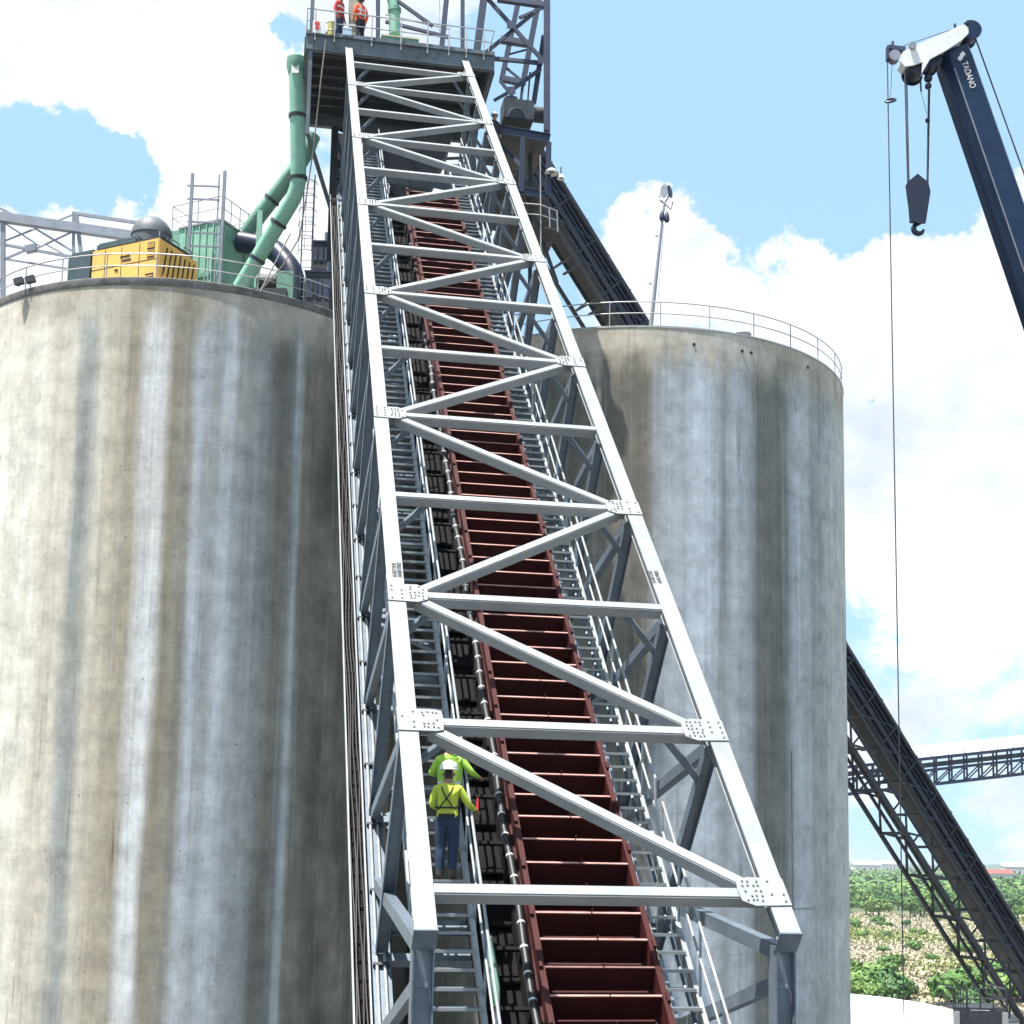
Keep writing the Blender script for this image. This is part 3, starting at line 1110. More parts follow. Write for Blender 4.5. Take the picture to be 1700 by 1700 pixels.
# dark machinery huddled at the tower foot
for (x0, y0, x1, y1, Y, dp, lab) in ((505, 452, 552, 512, 55.2, 1.2, 'dark machine housing on the rim of left silo beside the truss'),
                                     (518, 402, 548, 446, 56.3, 1.0, 'dark junction box above the housing at the left silo edge')):
    p, q = at(x0, y1, Y), at(x1, y0, Y)
    q = V((q.x, q.y, q.z))
    t = thing('machine_housing', ((p.x + q.x) / 2, Y, p.z), lab, 'machine')
    hgt = q.z - p.z
    MB().box(((p.x + q.x) / 2, Y + dp / 2, p.z + hgt / 2), (1, 0, 0), (0, 1, 0), (0, 0, 1), q.x - p.x, dp, hgt).build('casing', darks, t)
    MB().box(((p.x + q.x) / 2, Y + dp / 2, p.z + hgt + .03), (1, 0, 0), (0, 1, 0), (0, 0, 1), q.x - p.x + .1, dp + .1, .06).build('lid', bluest, t)
    for i in range(3):
        MB().box((p.x + (i + .5) * (q.x - p.x) / 3, Y - .015, p.z + hgt * .55), (1, 0, 0), (0, 1, 0), (0, 0, 1), (q.x - p.x) / 4, .03, hgt * .5).build('door', bluest, t)
    MB().cyl((q.x - .2, Y + .3, p.z + hgt + .06), (q.x - .2, Y + .3, p.z + hgt + .55), .09, 10).build('vent_pipe', galv2, t, True)

# tan rope hanging from the platform to the silo rim
rp = [at(541, 66, 50.2), at(533, 130, 50.4), at(520, 250, 51), at(508, 330, 52), at(497, 395, 53), at(470, 440, 53.4), at(432, 483, 53.8)]
rp = [p for p in rp]
pts = []
for i in range(len(rp) - 1):
    for k in range(6):
        pts.append(rp[i].lerp(rp[i + 1], k / 6))
pts.append(rp[-1])
tag(MB().tube(pts, .028, 6).build('hanging_rope', tanrope, None, True), 'tan rope hanging from the head platform down to left silo roof', 'rope')

# ------------------------------------------------------------------ blue lattice head frame
lt = thing('lattice_tower', at(870, 225, 56), 'blue-grey lattice tower behind the platform at top', 'tower')
YF, YB = 55.0, 57.6
segs = [((908, -90, YF), (908, 218, YF), .21), ((815, -90, YF), (791, 90, YF), .22), ((874, -60, YB), (833, 132, YB), .16), ((906, -60, YB), (868, 140, YB), .18),
        ((903, 60, YF + .4), (886, 172, YF + .9), .16), ((826, -2, YF), (904, 9, YF), .17), ((806, -6, YF + .1), (899, 98, YF + .1), .11),
        ((899, 11, YF + .25), (806, 88, YF + .25), .10), ((832, 66, YB), (884, 74, YB), .20), ((815, 97, YF + .3), (901, 105, YF + .3), .11),
        ((834, 131, YB), (868, 138, YB), .18), ((836, 109, YB), (866, 134, YB), .07), ((898, 114, YF + .35), (848, 151, YF + .6), .10),
        ((848, 151, YF + .6), (820, 167, YF + .6), .08), ((830, 134, YB - .3), (858, 169, YB - .3), .09), ((868, 140, YB), (864, 172, YB), .10),
        ((880, 120, YB), (876, 172, YB), .06), ((892, 112, YB), (884, 172, YB), .06), ((862, 30, YB), (898, 14, YB), .09), ((846, 90, YB), (876, 82, YB), .05)]
for a, b, w in segs:
    MB().bar(at(*a), at(*b), w * 1.3, w * 1.3, (0, -1, .05)).build('lattice_member', bluest, lt)
for (x, y) in ((848, 41), (899, 99), (899, 10), (849, 150)):
    p = at(x, y, YF - .08)
    MB().box(p, (1, 0, .1), (0, 1, 0), (-.1, 0, 1), .34, .03, .34).build('node_plate', bluest, lt)
# drive platform below it
dp = thing('drive_platform', at(868, 230, 55), 'small dark platform with guard below the lattice tower', 'platform')
a, b = at(822, 208, 54.6), at(913, 224, 54.6)
bdir = (b - a).normalized()
MB().ibeam(a - UP * .16, b - UP * .16, .18, .36, UP).build('front_beam', bluest, dp)
MB().prism([a, b, b + HF * 3.4, a + HF * 3.4], UP * .04).build('deck', darks, dp)
for k in (.5, .98):
    p = a.lerp(b, k) - UP * .36
    MB().bar(p, p - UP * 2.4, .2, .2, TV).build('hanger', bluest, dp)
MB().bar(a.lerp(b, .1) - UP * .5 + HF * .5, a.lerp(b, .5) - UP * 1.6, .16, .16, UP).build('diagonal', bluest, dp)
a2, b2 = a - UP * 2.7 - bdir * .5, b - UP * 2.7
MB().ibeam(a2, b2, .16, .3, UP).build('lower_beam', bluest, dp)
MB().prism([a2 + HF * .1, b2 + HF * .1, b2 + HF * 4, a2 + HF * 4], UP * .04).build('lower_deck', darks, dp)
a3, b3 = at(838, 352, 54.6), at(930, 356, 54.6)
r3 = MB().tube([at(835, 335, 54.2), at(898, 340, 54.2), at(925, 350, 55.5)], .028, 6).build('railing', railm, dp, True)
MB().tube([at(838, 352, 54.2), at(898, 357, 54.2), at(925, 366, 55.5)], .024, 6).build('mid_rail', railm, r3, True)
for (x, y0, y1) in ((897, 258, 415), (850, 336, 372), (912, 345, 378), (925, 350, 385)):
    MB().cyl(at(x, y0, 54.3), at(x + 1, y1, 54.3), .03, 6).build('post', railm, r3, True)
MB().prism([at(830, 372, 54.3), at(928, 382, 54.3), at(928, 382, 54.3) + HF * 3, at(830, 372, 54.3) + HF * 3], UP * .05).build('walkway', darks, dp)
for (p, q, w) in (((860, 285, 55), (925, 470, 56), .14), ((925, 380, 56), (872, 300, 56), .1), ((880, 260, 56.5), (880, 520, 56.5), .18), ((835, 385, 56), (838, 520, 56), .16)):
    MB().bar(at(*p), at(*q), w, w, (0, -1, .05)).build('support', darks, dp)
# gear motor
gmo = thing('gear_motor', at(866, 208, 55.2), 'dark drive motor and gearbox on the small platform', 'motor')
c0 = at(858, 207, 55.3)
MB().box(c0 + UP * .48, TV, HF, UP, 1.3, .9, .85).build('gearbox', darks, gmo)
MB().cyl(c0 + TV * .75 + UP * .55, c0 + TV * 1.35 + UP * .55, .33, 14).build('motor_barrel', darks, gmo, True)
MB().tube([c0 + TV * (-.1) - HF * .5 + UP * .05 + TV * .36 * math.cos(t) + UP * .4 * math.sin(t) for t in [math.pi * k / 8 for k in range(9)]], .04, 8).build('guard_hoop', bluest, gmo, True)
MB().box(c0 + UP * 1.0 - TV * .3, TV, HF, UP, .5, .6, .2).build('cover', bluest, gmo)
# round lamps / sheave covers
for (x, y, lab) in ((916, 287, 'white dish lamp below the drive platform, by the top of the dark gallery'),
                    (931, 296, 'small white lamp next to the dish lamp at the dark gallery top')):
    p = at(x, y, 54.4)
    r = .30 if x < 920 else .16
    t = thing('dish_lamp', p, lab, 'lamp')
    MB().lathe([(.02, .16), (r * .5, .15), (r, .0), (r * .96, -.03), (r * .3, .02)], p, 16).build('shade', whitem, t, True)
    MB().cyl(p + UP * .14, p + UP * .5, .03, 6).build('stem', darks, t, True)

# ------------------------------------------------------------------ old dark gallery behind the right silo
G0, G1 = at(905, 232, 70), at(1720, 1562, 90)
GU = (G1 - G0).normalized()
GD = -(UP - GU * GU.z).normalized()
GB = GU.cross(GD).normalized()
if GB.y < 0:
    GB = -GB
GL = (G1 - G0).length + 6
ga = thing('dark_conveyor_gallery', V((G1.x, G1.y, 0)), 'old dark covered conveyor gallery slanting down behind the right silo', 'conveyor')


def G(s, b, d):
    return G0 + GU * s + GB * b + GD * d


cov = MB()
prof = [(math.cos(t), math.sin(t)) for t in [math.pi * k / 10 for k in range(11)]]
n0 = 0
for s in (0, GL):
    for (cx, sx) in prof:
        cov.v.append(tuple(G(s, 1.25 - 1.3 * cx, .55 - .5 * sx)))
    n0 += 1
for k in range(10):
    cov.f.append((k, k + 1, 11 + k + 1, 11 + k))
cover_o = cov.build('cover', navy, ga, True)
for i in range(int(GL / 2.2)):
    pts = [G(i * 2.2 + .3, 1.25 - 1.33 * cx, .55 - .53 * sx) for cx, sx in prof]
    MB().tube(pts, .035, 5).build('cover_rib', bluest, cover_o)
for b in (0, 2.5):
    for d in (.6, 2.55):
        MB().bar(G(0, b, d), G(GL, b, d), .16, .18, GD).build('chord', darks, ga)
MB().bar(G(0, 1.4, 1.45), G(GL, 1.4, 1.45), 1.4, .05, GD).build('belt_deck', blacks, ga)
MB().bar(G(0, 2.4, 1.1), G(GL, 2.4, 1.1), .04, .8, GD).build('back_panel', darks, ga)
for d in (1.05, 1.35, 1.8, 2.15):
    MB().tube([G(0, -.06, d), G(GL, -.06, d)], .035 if d < 2 else .05, 6).build('side_rail', bluest, ga, True)
MB().bar(G(0, 0.05, 1.6), G(GL, 0.05, 1.6), .05, .3, GD).build('stringer', darks, ga)
n = int(GL / 2.6)
for i in range(n):
    s = i * 2.6 + .6
    MB().bar(G(s, -.02, .65), G(s, -.02, 2.5), .09, .08, GU).build('side_post', darks, ga)
    MB().bar(G(s, 2.5, .65), G(s, 2.5, 2.5), .09, .09, GU).build('side_post', darks, ga)
    MB().bar(G(s + .1, .03, 2.45), G(s + 2.5, .03, .75), .08, .07, GB).build('side_diagonal', bluest, ga)
    MB().bar(G(s, .1, 2.6), G(s, 2.4, 2.6), .12, .12, GU).build('bottom_strut', darks, ga)
    MB().cyl(G(s + 1.3, .35, 1.3), G(s + 1.3, 2.3, 1.3), .09, 8).build('idler', darks, ga, True)
    MB().cyl(G(s + .6, .35, 1.9), G(s + .6, 2.3, 1.9), .08, 8).build('idler', darks, ga, True)
    pts = [G(s + .9, .1 + .06 * k, 1.25 + .3 * math.sin(k * .55)) for k in range(6)]
    MB().tube(pts, .03, 5).build('bracket', bluest, ga, True)
# deeper supporting truss along its lower half
s_a = (at(1330, 940, 80) - G0).dot(GU)
for b in (.2, 2.3):
    MB().bar(G(s_a, b, 4.15), G(GL, b, 4.15), .2, .22, GD).build('support_chord', darks, ga)
    MB().bar(G(s_a, b, 3.2), G(GL, b, 3.2), .14, .16, GD).build('support_chord', darks, ga)
k = 0
s = s_a
while s < GL - 3:
    for b in (.2, 2.3):
        MB().bar(G(s, b, 4.1), G(s + 1.7, b, 2.7), .12, .12, GB).build('support_web', darks, ga)
        MB().bar(G(s + 1.7, b, 2.7), G(s + 3.4, b, 4.1), .10, .10, GB).build('support_web', darks, ga)
    MB().bar(G(s, .25, 4.15), G(s, 2.25, 4.15), .14, .14, GU).build('support_strut', darks, ga)
    MB().bar(G(s, .25, 4.1), G(s + 3.4, 2.25, 4.1), .08, .08, GD).build('support_lacing', darks, ga)
    s += 3.4
# trestle legs to the ground, hidden behind the silo and past the frame
for s in (GL * .42,):
    for b in (.2, 2.3):
        p = G(s, b, 4.2 if s > s_a else 2.7)
        MB().bar((p.x, p.y, 0), p, .35, .35, (0, 1, 0)).build('trestle_leg', darks, ga)

# ------------------------------------------------------------------ far level gallery
fg = thing('level_gallery', V((60, 150, 0)), 'distant level conveyor gallery with pale rounded roof, crossing behind the dark one', 'conveyor')
F0, F1 = at(1340, 1281, 150), at(1790, 1233, 165)
FU = (F1 - F0).normalized()
FB = V((-FU.y, FU.x, 0)).normalized()
FD = -UP
FLn = (F1 - F0).length


def FG(s, b, d):
    return F0 + FU * s + FB * b + FD * d


cov = MB()
for s in (FLn * .36, FLn):
    for (cx, sx) in prof:
        cov.v.append(tuple(FG(s, 1.5 - 1.6 * cx, -.2 - 1.35 * sx)))
for k in range(10):
    cov.f.append((k, k + 1, 11 + k + 1, 11 + k))
cv_ = cov.build('roof_cover', membr, fg, True)
for i in range(int(FLn * .64 / 2.4)):
    pts = [FG(FLn * .36 + i * 2.4 + .4, 1.5 - 1.63 * cx, -.2 - 1.38 * sx) for cx, sx in prof]
    MB().tube(pts, .05, 5).build('cover_rib', greym, cv_)
for b in (0, 3):
    for d, ww in ((.0, .32), (1.35, .25), (3.0, .26)):
        MB().bar(FG(0, b, d), FG(FLn, b, d), .2, ww, UP).build('chord', bluest, fg)
    for i in range(int(FLn / 2.2)):
        s = i * 2.2
        MB().bar(FG(s, b, .1), FG(s, b, 2.9), .16, .16, FU).build('post', bluest, fg)
        MB().bar(FG(s, b, 2.9), FG(s + 2.2, b, 1.45), .12, .12, FB).build('diagonal', bluest, fg)
MB().bar(FG(0, 1.5, .75), FG(FLn, 1.5, .75), 2.8, .5, UP).build('belt_box', darks, fg)
for i in range(int(FLn / 4.4)):
    MB().bar(FG(i * 4.4, .1, 3.0), FG(i * 4.4, 2.9, 3.0), .18, .18, UP).build('bottom_strut', bluest, fg)
for s in (FLn * .1, FLn * .98):
    p = FG(s, 1.5, 3.1)
    MB().bar((p.x, p.y, 0), p, .5, .5, (0, 1, 0)).build('leg', bluest, fg)

# ------------------------------------------------------------------ mobile crane boom and hook
YC = 30.
cr = thing('crane_boom', at(1800, 850, YC), 'navy telescopic crane boom with white head and lettering at right edge', 'crane')
bt, bb_ = at(1583, 86, YC), at(1583 + 340, 86 + 990, YC)
BU = (bb_ - bt).normalized()                        # down the boom
BZ = V((0, -1, 0)) - BU * BU.dot(V((0, -1, 0)))
BZ.normalize()
BX = BZ.cross(BU).normalized()
if BX.x < 0:
    BX = -BX


def BM(u, x, z):
    return bt + BU * u + BX * x + BZ * z


sec = [(-.40, -.12), (-.385, .0), (-.26, .205), (-.225, .222), (.30, .23), (.36, .17), (.40, .05), (.40, -.40), (.34, -.46), (-.34, -.46), (-.40, -.40)]
bo = MB()
m_ = len(sec)
for (u, k) in ((0., .94), (.25, 1.), (7., 1.03), (7.0, 1.14), (13., 1.18)):
    for (x, z) in sec:
        bo.v.append(tuple(BM(u, x * k * .88, z * k)))
for j in range(4):
    for i in range(m_):
        i2 = (i + 1) % m_
        bo.f.append((j * m_ + i, j * m_ + i2, (j + 1) * m_ + i2, (j + 1) * m_ + i))
bo.f.append(tuple(range(m_)))
boom = bo.build('boom', boomm, cr)
ed = MB().tube([BM(.5, -.213, .222), BM(7, -.219, .228)], .017, 6).build('edge_highlight', greym, boom, True)  # thin pale strip added as the highlight along the boom edge
MB().bar(BM(.28, .03, .222), BM(.34, .03, .222), .45, .03, BZ).build('end_band', navy, boom)


def headpt(x, y, dY=0.):
    return at(x, y, YC + dY)


hpoly = [(1591, 43.5), (1600, 40), (1608, 46), (1608, 55), (1597, 66), (1575, 81), (1544, 98), (1516, 108), (1502, 110), (1494, 100), (1499, 86), (1511, 79), (1552, 61), (1577, 50.6)]
hd_ = MB()
for dY in (-.36, .30):
    hd_.prism([headpt(x, y, dY) for x, y in hpoly], V((0, .05, 0)))
head = hd_.build('boom_head', whitem, cr)
inner = [(850 + 0, 0)]
cx_, cy_ = sum(p[0] for p in hpoly) / len(hpoly), sum(p[1] for p in hpoly) / len(hpoly)
MB().prism([headpt(cx_ + (x - cx_) * .9, cy_ + (y - cy_) * .8, -.28) for x, y in hpoly], V((0, .54, 0))).build('head_core', whitem, head)


def sheave(x, y, rpx, half, parent, m, name='sheave', dY=0.):
    c = headpt(x, y, dY)
    r = rpx / F_PX * YC
    b = MB()
    b.cyl(c + V((0, -half, 0)), c + V((0, -half + .03, 0)), r, 24)
    b.cyl(c + V((0, half - .03, 0)), c + V((0, half, 0)), r, 24)
    b.cyl(c + V((0, -half + .03, 0)), c + V((0, half - .03, 0)), r * .82, 24)
    return b.build(name, m, parent, True)


sheave(1608, 58, 18, .22, cr, boomm)
sheave(1519, 116, 19, .26, cr, navy)
sheave(1546, 106, 15, .20, cr, navy)
sheave(1484, 95, 10, .10, cr, greym)
sheave(1598, 53, 3.2, .40, cr, navy, 'pin')
sheave(1507, 92, 6.5, .42, cr, greym, 'winch_cap')
MB().prism([headpt(1532, 103, -.38), headpt(1544, 98, -.38), headpt(1531, 120, -.38)], V((0, .06, 0))).build('lug_plate', whitem, cr)
MB().bar(headpt(1474, 80), headpt(1502, 84), .16, .10, UP).build('jib_arm', bluest, cr)
MB().bar(headpt(1474, 78), headpt(1474, 100), .07, .14, (0, 1, 0)).build('jib_arm', bluest, cr)
for (x0, y0, x1, y1) in ((1482, 69, 1482, 80), (1585, 40, 1586, 53)):
    MB().cyl(headpt(x0, y0), headpt(x1, y1), .03, 6).build('peg', navy, cr, True)
# lettering down the boom
lm = mat('boom_lettering', (.75, .75, .72), .5)
z_face = Matrix((BU, BX, (BZ + BX * .115).normalized())).transposed()
e1 = BU
e3 = (BX * -.012 + BZ).normalized()
e2 = e3.cross(e1).normalized()
RM = Matrix((e1, e2, e3)).transposed().to_4x4()
me = text_mesh('TADANO', .20, lm, .004)
for v in me.vertices:
    v.co.x *= .78
link('lettering', me, cr, Matrix.Translation(BM(.42, -.02, .240)) @ RM)
lg = MB()
q0 = BM(.16, -.01, .238)
for dx in (0, .085):
    lg.prism([q0 + e1 * (.0 + dx * .9) + e2 * (.10 - dx), q0 + e1 * (.09 + dx * .9) + e2 * (.14 - dx), q0 + e1 * (.15 + dx * .9) + e2 * (.05 - dx), q0 + e1 * (.06 + dx * .9) + e2 * (.01 - dx)], e3 * .006)
lg.build('emblem', lm, cr)
# wire ropes
rm_ = .016
for nm, pts in (('hoist_rope', [headpt(1502, 118, -.12), headpt(1507, 305, -.05)]), ('hoist_rope', [headpt(1505, 118, .12), headpt(1509, 305, .05)]),
                ('hoist_rope', [headpt(1542, 118, -.12), headpt(1539, 305, -.05)]), ('hoist_rope', [headpt(1544, 108, .12), headpt(1540.5, 305, .05)]),
                ('pendant_line', [headpt(1500, 76), headpt(1577, 50)]),
                ('boom_rope', [headpt(1619, 62), BM(12.5, .78, -.1)]), ('boom_rope', [headpt(1618, 60, .15), BM(12.5, .70, .1)])):
    MB().tube(pts, rm_ if nm != 'pendant_line' else .01, 6).build(nm, ropem, cr, True)
for (x, y, r) in ((1541, 130, .10), (1541, 143, .08), (1540, 200, .06)):
    p = headpt(x, y, -.1)
    MB().lathe([(.01, -r), (r * .8, -r * .6), (r, 0), (r * .8, r * .6), (.01, r)], p, 10).build('rope_socket', navy, cr, True)
MB().cyl(headpt(1528, 128), headpt(1529, 152), .02, 6).build('switch_line', ropem, cr, True)
MB().cyl(headpt(1529, 152), headpt(1538, 188), .006, 5).build('switch_line', ropem, cr, True)
p = headpt(1473, 92)
aux = MB().tube([p, V((p.x, p.y, .3))], .014, 6).build('auxiliary_rope', ropem, None, True)
tag(aux, 'single long wire rope dropping straight down from the crane head', 'rope')
# ring-shaped switch weight
rg_ = thing('switch_weight', headpt(1478, 167), 'dark ring weight hanging on a thin line from the crane head', 'weight')
c = headpt(1478.5, 167)
ring = [c + V((.115 * math.cos(t), .07 * math.sin(t), .07 * math.sin(t) + .03 * math.cos(t))) for t in [2 * math.pi * k / 16 for k in range(17)]]
MB().tube(ring, .026, 8, False).build('ring', navy, rg_, True)
MB().cyl(headpt(1481, 104), c + V((.0, 0, .05)), .007, 5).build('line', ropem, rg_, True)
# hook block
hk = thing('hook_block', headpt(1524, 395), 'dark crane hook block hanging below the boom head', 'hook')
bpoly = [(1523.5, 288), (1541, 302), (1545, 318), (1537, 370), (1512, 368), (1504, 307), (1508, 301)]
hb_ = MB()
for dY in (-.17, .12):
    hb_.prism([headpt(x, y, dY) for x, y in bpoly], V((0, .05, 0)))
hb_.build('side_plates', navy, hk)
sheave(1524, 312, 15.5, .10, hk, darks)
MB().prism([headpt(x, y, -.1) for x, y in ((1512, 338), (1538, 338), (1535, 366), (1514, 364))], V((0, .2, 0))).build('yoke', navy, hk)
c = headpt(1525, 380)
hook = [c + V((0, 0, .20)), c + V((0, 0, .12))] + [c + V((.115 * math.sin(t), 0, .115 * math.cos(t) - .0)) for t in [-.35 - k * .48 for k in range(10)]]
MB().tube(hook, .05, 10, True, [.045, .05, .05, .055, .06, .062, .062, .06, .056, .05, .04, .02]).build('hook', navy, hk, True)

# ------------------------------------------------------------------ on the left silo roof
# yellow generator
gC = at(265, 394, 53.0)
gE, gS = V((.417, .909, 0)), V((-.909, .417, 0))
gz = ZT - .06
gh = gC.z - gz
gen = thing('site_generator', V((gC.x, gC.y, gz)) + gE * 1.2 + gS * 2.2, 'yellow and dark teal enclosed generator at the edge of left silo roof', 'generator')


def GP(e, s_, z):
    return V((gC.x, gC.y, gz)) + gE * e + gS * s_ + UP * z


def gbox(e0, e1, s0, s1, z0, z1, name, m, parent, bev=0.):
    b = MB().box(GP((e0 + e1) / 2, (s0 + s1) / 2, (z0 + z1) / 2), gE, gS, UP, abs(e1 - e0), abs(s1 - s0), z1 - z0)
    xs, ys, zs = zip(*b.v)
    o = ((min(xs) + max(xs)) / 2, (min(ys) + max(ys)) / 2, min(zs))
    me = b.mesh(name, m, False, o)
    if bev:
        bm = bmesh.new()
        bm.from_mesh(me)
        bmesh.ops.bevel(bm, geom=list(bm.edges), offset=bev, segments=3, affect='EDGES')
        bm.to_mesh(me)
        bm.free()
    return link(name, me, parent, Matrix.Translation(o))


gbox(0, 2.5, 0, 3.45, .15, gh, 'body', yellowm, gen, .04)
gbox(.1, 2.5, 3.46, 4.95, .1, gh + .22, 'rear_housing', tealm, gen, .16)
gbox(.12, 2.4, 1.2, 3.44, gh - .02, gh + .40, 'roof_hood', tealm, gen, .12)
gbox(.15, 2.2, .05, 1.15, gh - .02, gh + .16, 'exhaust_deck', darks, gen, .03)
gbox(.05, 2.45, .05, 4.6, 0, .16, 'skid', blacks, gen)
for s_ in (.98, 1.9, 2.75):
    gbox(-.012, .02, s_ - .012, s_ + .012, .2, gh - .05, 'door_seam', darks, gen)
gbox(-.012, .02, .03, 3.42, gh * .60, gh * .60 + .02, 'door_seam', darks, gen)
for (s0, s1, z0, z1) in ((.22, .58, gh - .42, gh - .14), (.22, .58, gh - .78, gh - .52), (.22, .62, .3, .72), (1.45, 1.95, gh - .55, gh - .48), (1.4, 1.85, gh - .72, gh - .65)):
    v_ = gbox(-.02, .03, s0, s1, z0, z1, 'vent', blacks, gen)
    if s1 - s0 < .45:
        for j in range(3):
            zz = z0 + (z1 - z0) * (j + .8) / 4
            gbox(-.03, -.015, s0, s1, zz, zz + .035, 'louvre', yellowm, v_)
gbox(-.03, .01, 2.05, 2.2, gh * .5, gh * .5 + .08, 'handle', blacks, gen)
# end face grille of slanted bars
for j in range(8):
    e = .18 + j * .29
    b = MB().bar(GP(e, -.03, .35), GP(e + .2, -.03, .95), .05, .09, gS)
    b.build('grille_bar', yellowm, gen)
    if j < 7:
        MB().bar(GP(e + .05, -.02, .4), GP(e + .3, -.02, gh - .25), .03, .07, gS).build('grille_slot', blacks, gen)
for e in (.35, 1.1, 1.9):
    MB().tube([GP(e, .3, gh + .14), GP(e, .3, gh + .45), GP(e + .5, .3, gh + .45), GP(e + .5, .3, gh + .14)], .03, 6).build('lifting_hoop', greym, gen, True)
# domed grey vent behind it
ventm = mat('vent_steel', (.10, .105, .12), .6)
dm = at(252, 395, 56.5)
dv = thing('domed_vent', V((dm.x, dm.y, gz)), 'grey domed vent rising behind the yellow generator', 'vent')
rtop = at(252, 362, 56.5).z - dm.z
MB().lathe([(.85, gz), (.85, dm.z)], (dm.x, dm.y, 0), 28).build('drum', ventm, dv, True)
MB().lathe([(.88 * math.cos(t), dm.z + rtop * math.sin(t)) for t in [math.pi / 2 * k / 8 for k in range(9)]], (dm.x, dm.y, 0), 28).build('dome', ventm, dv, True)

# green dust collector
c0 = at(368, 366, 57.5)
dE, dS = V((.55, .835, 0)), V((-.92, .39, 0))
dE, dS = V((.42, .9075, 0)), V((-.9075, .42, 0))
dc = thing('dust_collector', V((c0.x, c0.y, gz)), 'mint green dust collector box with railed top behind the yellow generator', 'dust collector')


def DP(e, s_, z):
    return V((c0.x, c0.y, gz)) + dE * e + dS * s_ + UP * z


dh = c0.z - gz


def dbox(e0, e1, s0, s1, z0, z1, name, m, parent):
    return MB().box(DP((e0 + e1) / 2, (s0 + s1) / 2, (z0 + z1) / 2), dE, dS, UP, abs(e1 - e0), abs(s1 - s0), z1 - z0).build(name, m, parent)


dbox(0, 2.6, 0, 2.25, 1.6, dh, 'casing', greenm, dc)
dbox(.1, 2.5, -.0 + .1, 1.6, .3, 1.6, 'lower_casing', greend, dc)
dbox(-.06, 2.66, -.06, 2.3, dh, dh + .08, 'top_plate', railm, dc)
dbox(-.02, .02, .05, .08, 1.65, dh - .05, 'corner_trim', greend, dc)
dbox(.35, .38, -.02, .02, 1.7, dh - .6, 'door_frame', greend, dc)
dbox(.35, 1.6, -.03, 0.0, dh - .62, dh - .58, 'door_frame', greend, dc)
dbox(1.6, 1.63, -.02, .02, 1.7, dh - .6, 'door_frame', greend, dc)
dbox(.6, 1.35, -.035, -.005, 1.9, dh - .75, 'access_door', greenm, dc)
dbox(-.25, .02, .25, 2.2, 1.0, 1.5, 'inspection_trough', darks, dc)
dbox(-.05, -.01, .5, 1.2, 2.6, 2.8, 'name_plate', greend, dc)
MB().prism([DP(0.02, 2.26, dh), DP(0.02, 2.26, 2.0), DP(.02, 2.75, dh)], dE * 2.5).build('flared_side', greend, dc)
rl_ = MB().tube([DP(0, 0, dh + 1.15), DP(0, 2.7, dh + 1.15), DP(2.6, 2.7, dh + 1.15), DP(2.6, 0, dh + 1.15), DP(0, 0, dh + 1.15)], .025, 6).build('railing', railm, dc, True)
MB().tube([DP(0, 0, dh + .6), DP(0, 2.7, dh + .6), DP(2.6, 2.7, dh + .6), DP(2.6, 0, dh + .6), DP(0, 0, dh + .6)], .02, 6).build('mid_rail', railm, rl_, True)
for (e, s_) in ((0, 0), (0, 1.3), (0, 2.7), (1.3, 2.7), (2.6, 2.7), (2.6, 1.3), (2.6, 0), (1.3, 0), (.65, 0), (1.9, 0)):
    MB().cyl(DP(e, s_, dh), DP(e, s_, dh + 1.15), .022, 6).build('post', railm, rl_, True)
for k in range(1, 6):
    dbox(-.05, .0, k * .38 - .02, k * .38 + .02, 1.62, dh - .02, 'stiffener', greenm, dc)
for k in (1.75, 2.05, 2.35):
    dbox(k - .02, k + .02, -.05, 0, 1.62, dh - .02, 'stiffener', greenm, dc)
# tall ladder frame in front of the collector
lf = thing('access_ladder', DP(-.4, 1.4, 0), 'wide grey ladder frame standing against the green dust collector', 'ladder')
for (x, yt, w) in ((311, 288, .13), (365, 284, .13), (356, 290, .06)):
    p, q = at(x, 460, 57.0), at(x, yt, 57.0)
    MB().bar(V((p.x, p.y, gz)), V((p.x, p.y, q.z)), w, w, (0, 1, 0)).build('upright', greym, lf)
for y in (308, 330, 368, 386, 408):
    MB().bar(at(311, y, 56.98), at(365, y + 2, 56.98), .05, .07, UP).build('cross_bar', greym, lf)


# ducts
def duct(name, label, pix, r, m, flanges):
    pts = [at(*p) for p in pix]
    sm = []
    for i in range(len(pts)):
        if 0 < i < len(pts) - 1:
            a, b = pts[i].lerp(pts[i - 1], min(.45, .6 / (pts[i] - pts[i - 1]).length)), pts[i].lerp(pts[i + 1], min(.45, .6 / (pts[i] - pts[i + 1]).length))
            for k in range(5):
                t = k / 4
                sm.append(a.lerp(pts[i], t).lerp(pts[i].lerp(b, t), t))
        else:
            sm.append(pts[i])
    t = thing(name, min(pts, key=lambda p: p.z), label, 'duct')
    MB().tube(sm, r, 20).build('pipe', m, t, True)
    for (i, k) in flanges:
        p = pts[i].lerp(pts[i + 1], k)
        d = (pts[i + 1] - pts[i]).normalized()
        MB().tube([p - d * .07, p + d * .07], r + .045, 20).build('flange', darks, t, True)
    return t


